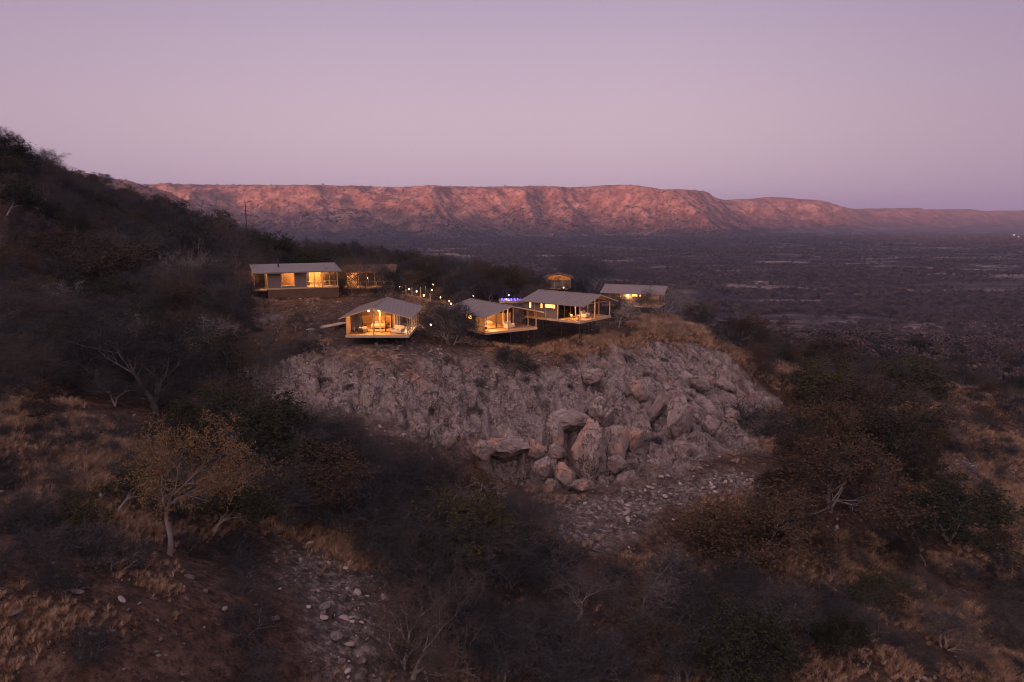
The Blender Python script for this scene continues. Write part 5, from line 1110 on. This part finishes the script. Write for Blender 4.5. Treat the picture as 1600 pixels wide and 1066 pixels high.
# a smaller lit tent far behind, the plunge pool, path lamps, fence posts, the mast
def back_tent(X, Y, Z, yaw):
    root = empty('small_tent', (X, Y, Z), yaw); tag(root, 'small tent behind the trees with a strip of orange light under its roof', 'tent')
    MB().box(0, 0, -.2, 5, 4, 0).build('deck', M['deckwood'], root); MB().box(.1, .1, .003, 4.9, .2, 1.65).build('wall', M['canvas'], root); MB().box(.1, 3.8, .003, 4.9, 3.9, 2.4).build('back_wall', M['inner'], root)
    MB().poly8([(-.4, -.5, 2.1), (2.5, -.5, 2.9), (2.5, 4.4, 2.9), (-.4, 4.4, 2.1), (-.4, -.5, 2.17), (2.5, -.5, 2.97), (2.5, 4.4, 2.97), (-.4, 4.4, 2.17)]).build('roof_sheet', M['plinth'], root)
    MB().poly8([(2.503, -.5, 2.9), (5.4, -.5, 2.1), (5.4, 4.4, 2.1), (2.503, 4.4, 2.9), (2.503, -.5, 2.97), (5.4, -.5, 2.17), (5.4, 4.4, 2.17), (2.503, 4.4, 2.97)]).build('roof_sheet', M['plinth'], root)
    for x in (.1, 1.7, 3.3, 4.8): MB().box(x, .05, .003, x + .09, .097, 2.1).build('post', M['wood'], root)
    point('room_light', (2.4, 1.2, 1.9), 34, WARM, .15, root)
back_tent(*TENT)
def pool(X, Y, Z, yaw):
    root = empty('plunge_pool', (X, Y, Z), yaw); tag(root, 'small plunge pool glowing blue violet behind the middle cabin', 'pool')
    W, D = 4.2, 3.0
    w = MB(); w.box(-.2, -.2, -1, W + .2, 0, .06); w.box(-.2, D, -1, W + .2, D + .2, .06); w.box(-.2, .003, -1, -.003, D - .003, .06); w.box(W + .003, .003, -1, W + .2, D - .003, .06); w.build('pool_rim', M['deckwood'], root)
    MB().box(.01, .01, -1, W - .01, D - .01, -.10).build('water', M['water'], root)
    for k in range(7):
        MB().ball((.35 + k * .58, D - .10, .02), .11, 8, 5, (1.2, .5, .8)).build('pool_lamp', M['blue'], root, True)
    for k in range(5): MB().ball((.6 + k * .72, .25, .12), .07, 8, 5, (1.4, .6, .8)).build('pool_lamp', M['blue'], root, True)
    point('pool_glow', (W / 2, D / 2, .5), 20, (.25, .2, 1.), .3, root)
pool(*POOL)
bw = empty('boardwalk', (*BOARD[0], BOARD[2])); tag(bw, 'narrow timber boardwalk leading left from the front left cabin', 'boardwalk')
dv = Vector((BOARD[1][0] - BOARD[0][0], BOARD[1][1] - BOARD[0][1], 0)); bl_ = dv.length; bw.rotation_euler = (0, 0, math.atan2(dv.y, dv.x))
bm_ = MB().box(0, 0, -.09, .26, 1.3, 0).mesh('plank', M['wood'])
for k in range(int(bl_ / .3)): q = link('plank', bm_, bw); q.location = (k * .3, 0, rnd.uniform(-.012, .012))
for yy in (.1, 1.12): MB().box(0, yy, -.25, bl_, yy + .1, -.10).build('bearer', M['steel'], bw)
for k in range(5):
    for yy in (.1, 1.12): MB().box(k * bl_ / 4.2, yy - .05, -2.2, k * bl_ / 4.2 + .1, yy - .003, -.1).build('support_post', M['steel'], bw)
lp = empty('path_lamp', (0, 0, 0)); MB().tube([(0, 0, -.2), (0, 0, .80)], .028, 6).build('pole', M['steel'], lp); MB().tube([(0, 0, .80), (0, 0, 1.02)], [.065, .08], 8).build('lantern', M['path_bulb'], lp, True); MB().tube([(0, 0, 1.02), (0, 0, 1.10)], [.16, .02], 8).build('lamp_cap', M['steel'], lp)
for k, (x, y, zz, s, e, lab) in enumerate(PATH_LAMPS):
    o = lp if k == 0 else copy_thing(lp)
    z = gz(x, y) if zz is None else zz
    o.location = (x, y, z); o.scale = (s, s, s); tag(o, lab, 'lamp', 'lanterns along the lodge paths')
    if e: point('lantern_glow', (x, y - .25, z + .95 * s), e, (1., .62, .34), .08)
for k, (x, y, h, lab) in enumerate(FENCE_POSTS):
    o = MB().tube([(0, 0, -.3), (.02, .01, h * .5), (0, .03, h)], [.07, .065, .055], 6).build('fence_post', M['wood']); o.location = (x, y, gz(x, y)); tag(o, lab, 'post', 'wooden posts beside the lodge path')
mx, my, mh = MAST
o = empty('radio_mast', (mx, my, gz(mx, my))); tag(o, 'thin radio mast rising above the trees in front of the pink escarpment', 'mast')
MB().tube([(0, 0, -1), (0, 0, mh)], [.22, .10], 6).build('mast_pole', M['steel'], o)
for k in range(3): MB().tube([(-.7, 0, mh - 1 - k * 1.2), (.7, 0, mh - 1 - k * 1.2)], .06, 5).build('aerial', M['steel'], o)
for k, (x, y, s, lab) in enumerate(FAR_LIGHTS):
    z = float(base_height(np.array([x]), np.array([y]))[0])
    o = empty('settlement_light', (x, y, z)); tag(o, lab, 'light', 'far lights on the plain')
    MB().box(-3 * s, -2, 0, 3 * s, 2, 2.6).build('building_front', M['curtain'], o); MB().ball((0, -2.8, 4.2), .8 * s).build('bulb', M['far_bulb'], o, True); MB().tube([(0, -2.8, 0), (0, -2.8, 4.0)], .1).build('pole', M['steel'], o)

# ---------------------------------------------------------------- air
hb = MB().box(-9300, -9300, -8, 9300, 9300, 264); me = bpy.data.meshes.new('haze'); me.from_pydata(hb.v, [], hb.f); hm = bpy.data.materials.new('evening_haze'); hm.use_nodes = True; ht = hm.node_tree; ht.nodes.clear()
pv = N(ht, 'ShaderNodeVolumePrincipled'); pv.inputs['Color'].default_value = (.58, .64, .98, 1); pv.inputs['Density'].default_value = HAZE; pv.inputs['Anisotropy'].default_value = 0.0
ho = N(ht, 'ShaderNodeOutputMaterial'); ht.links.new(pv.outputs[0], ho.inputs['Volume']); me.materials.append(hm); haze = link('haze', me); tag(haze, kind='stuff')
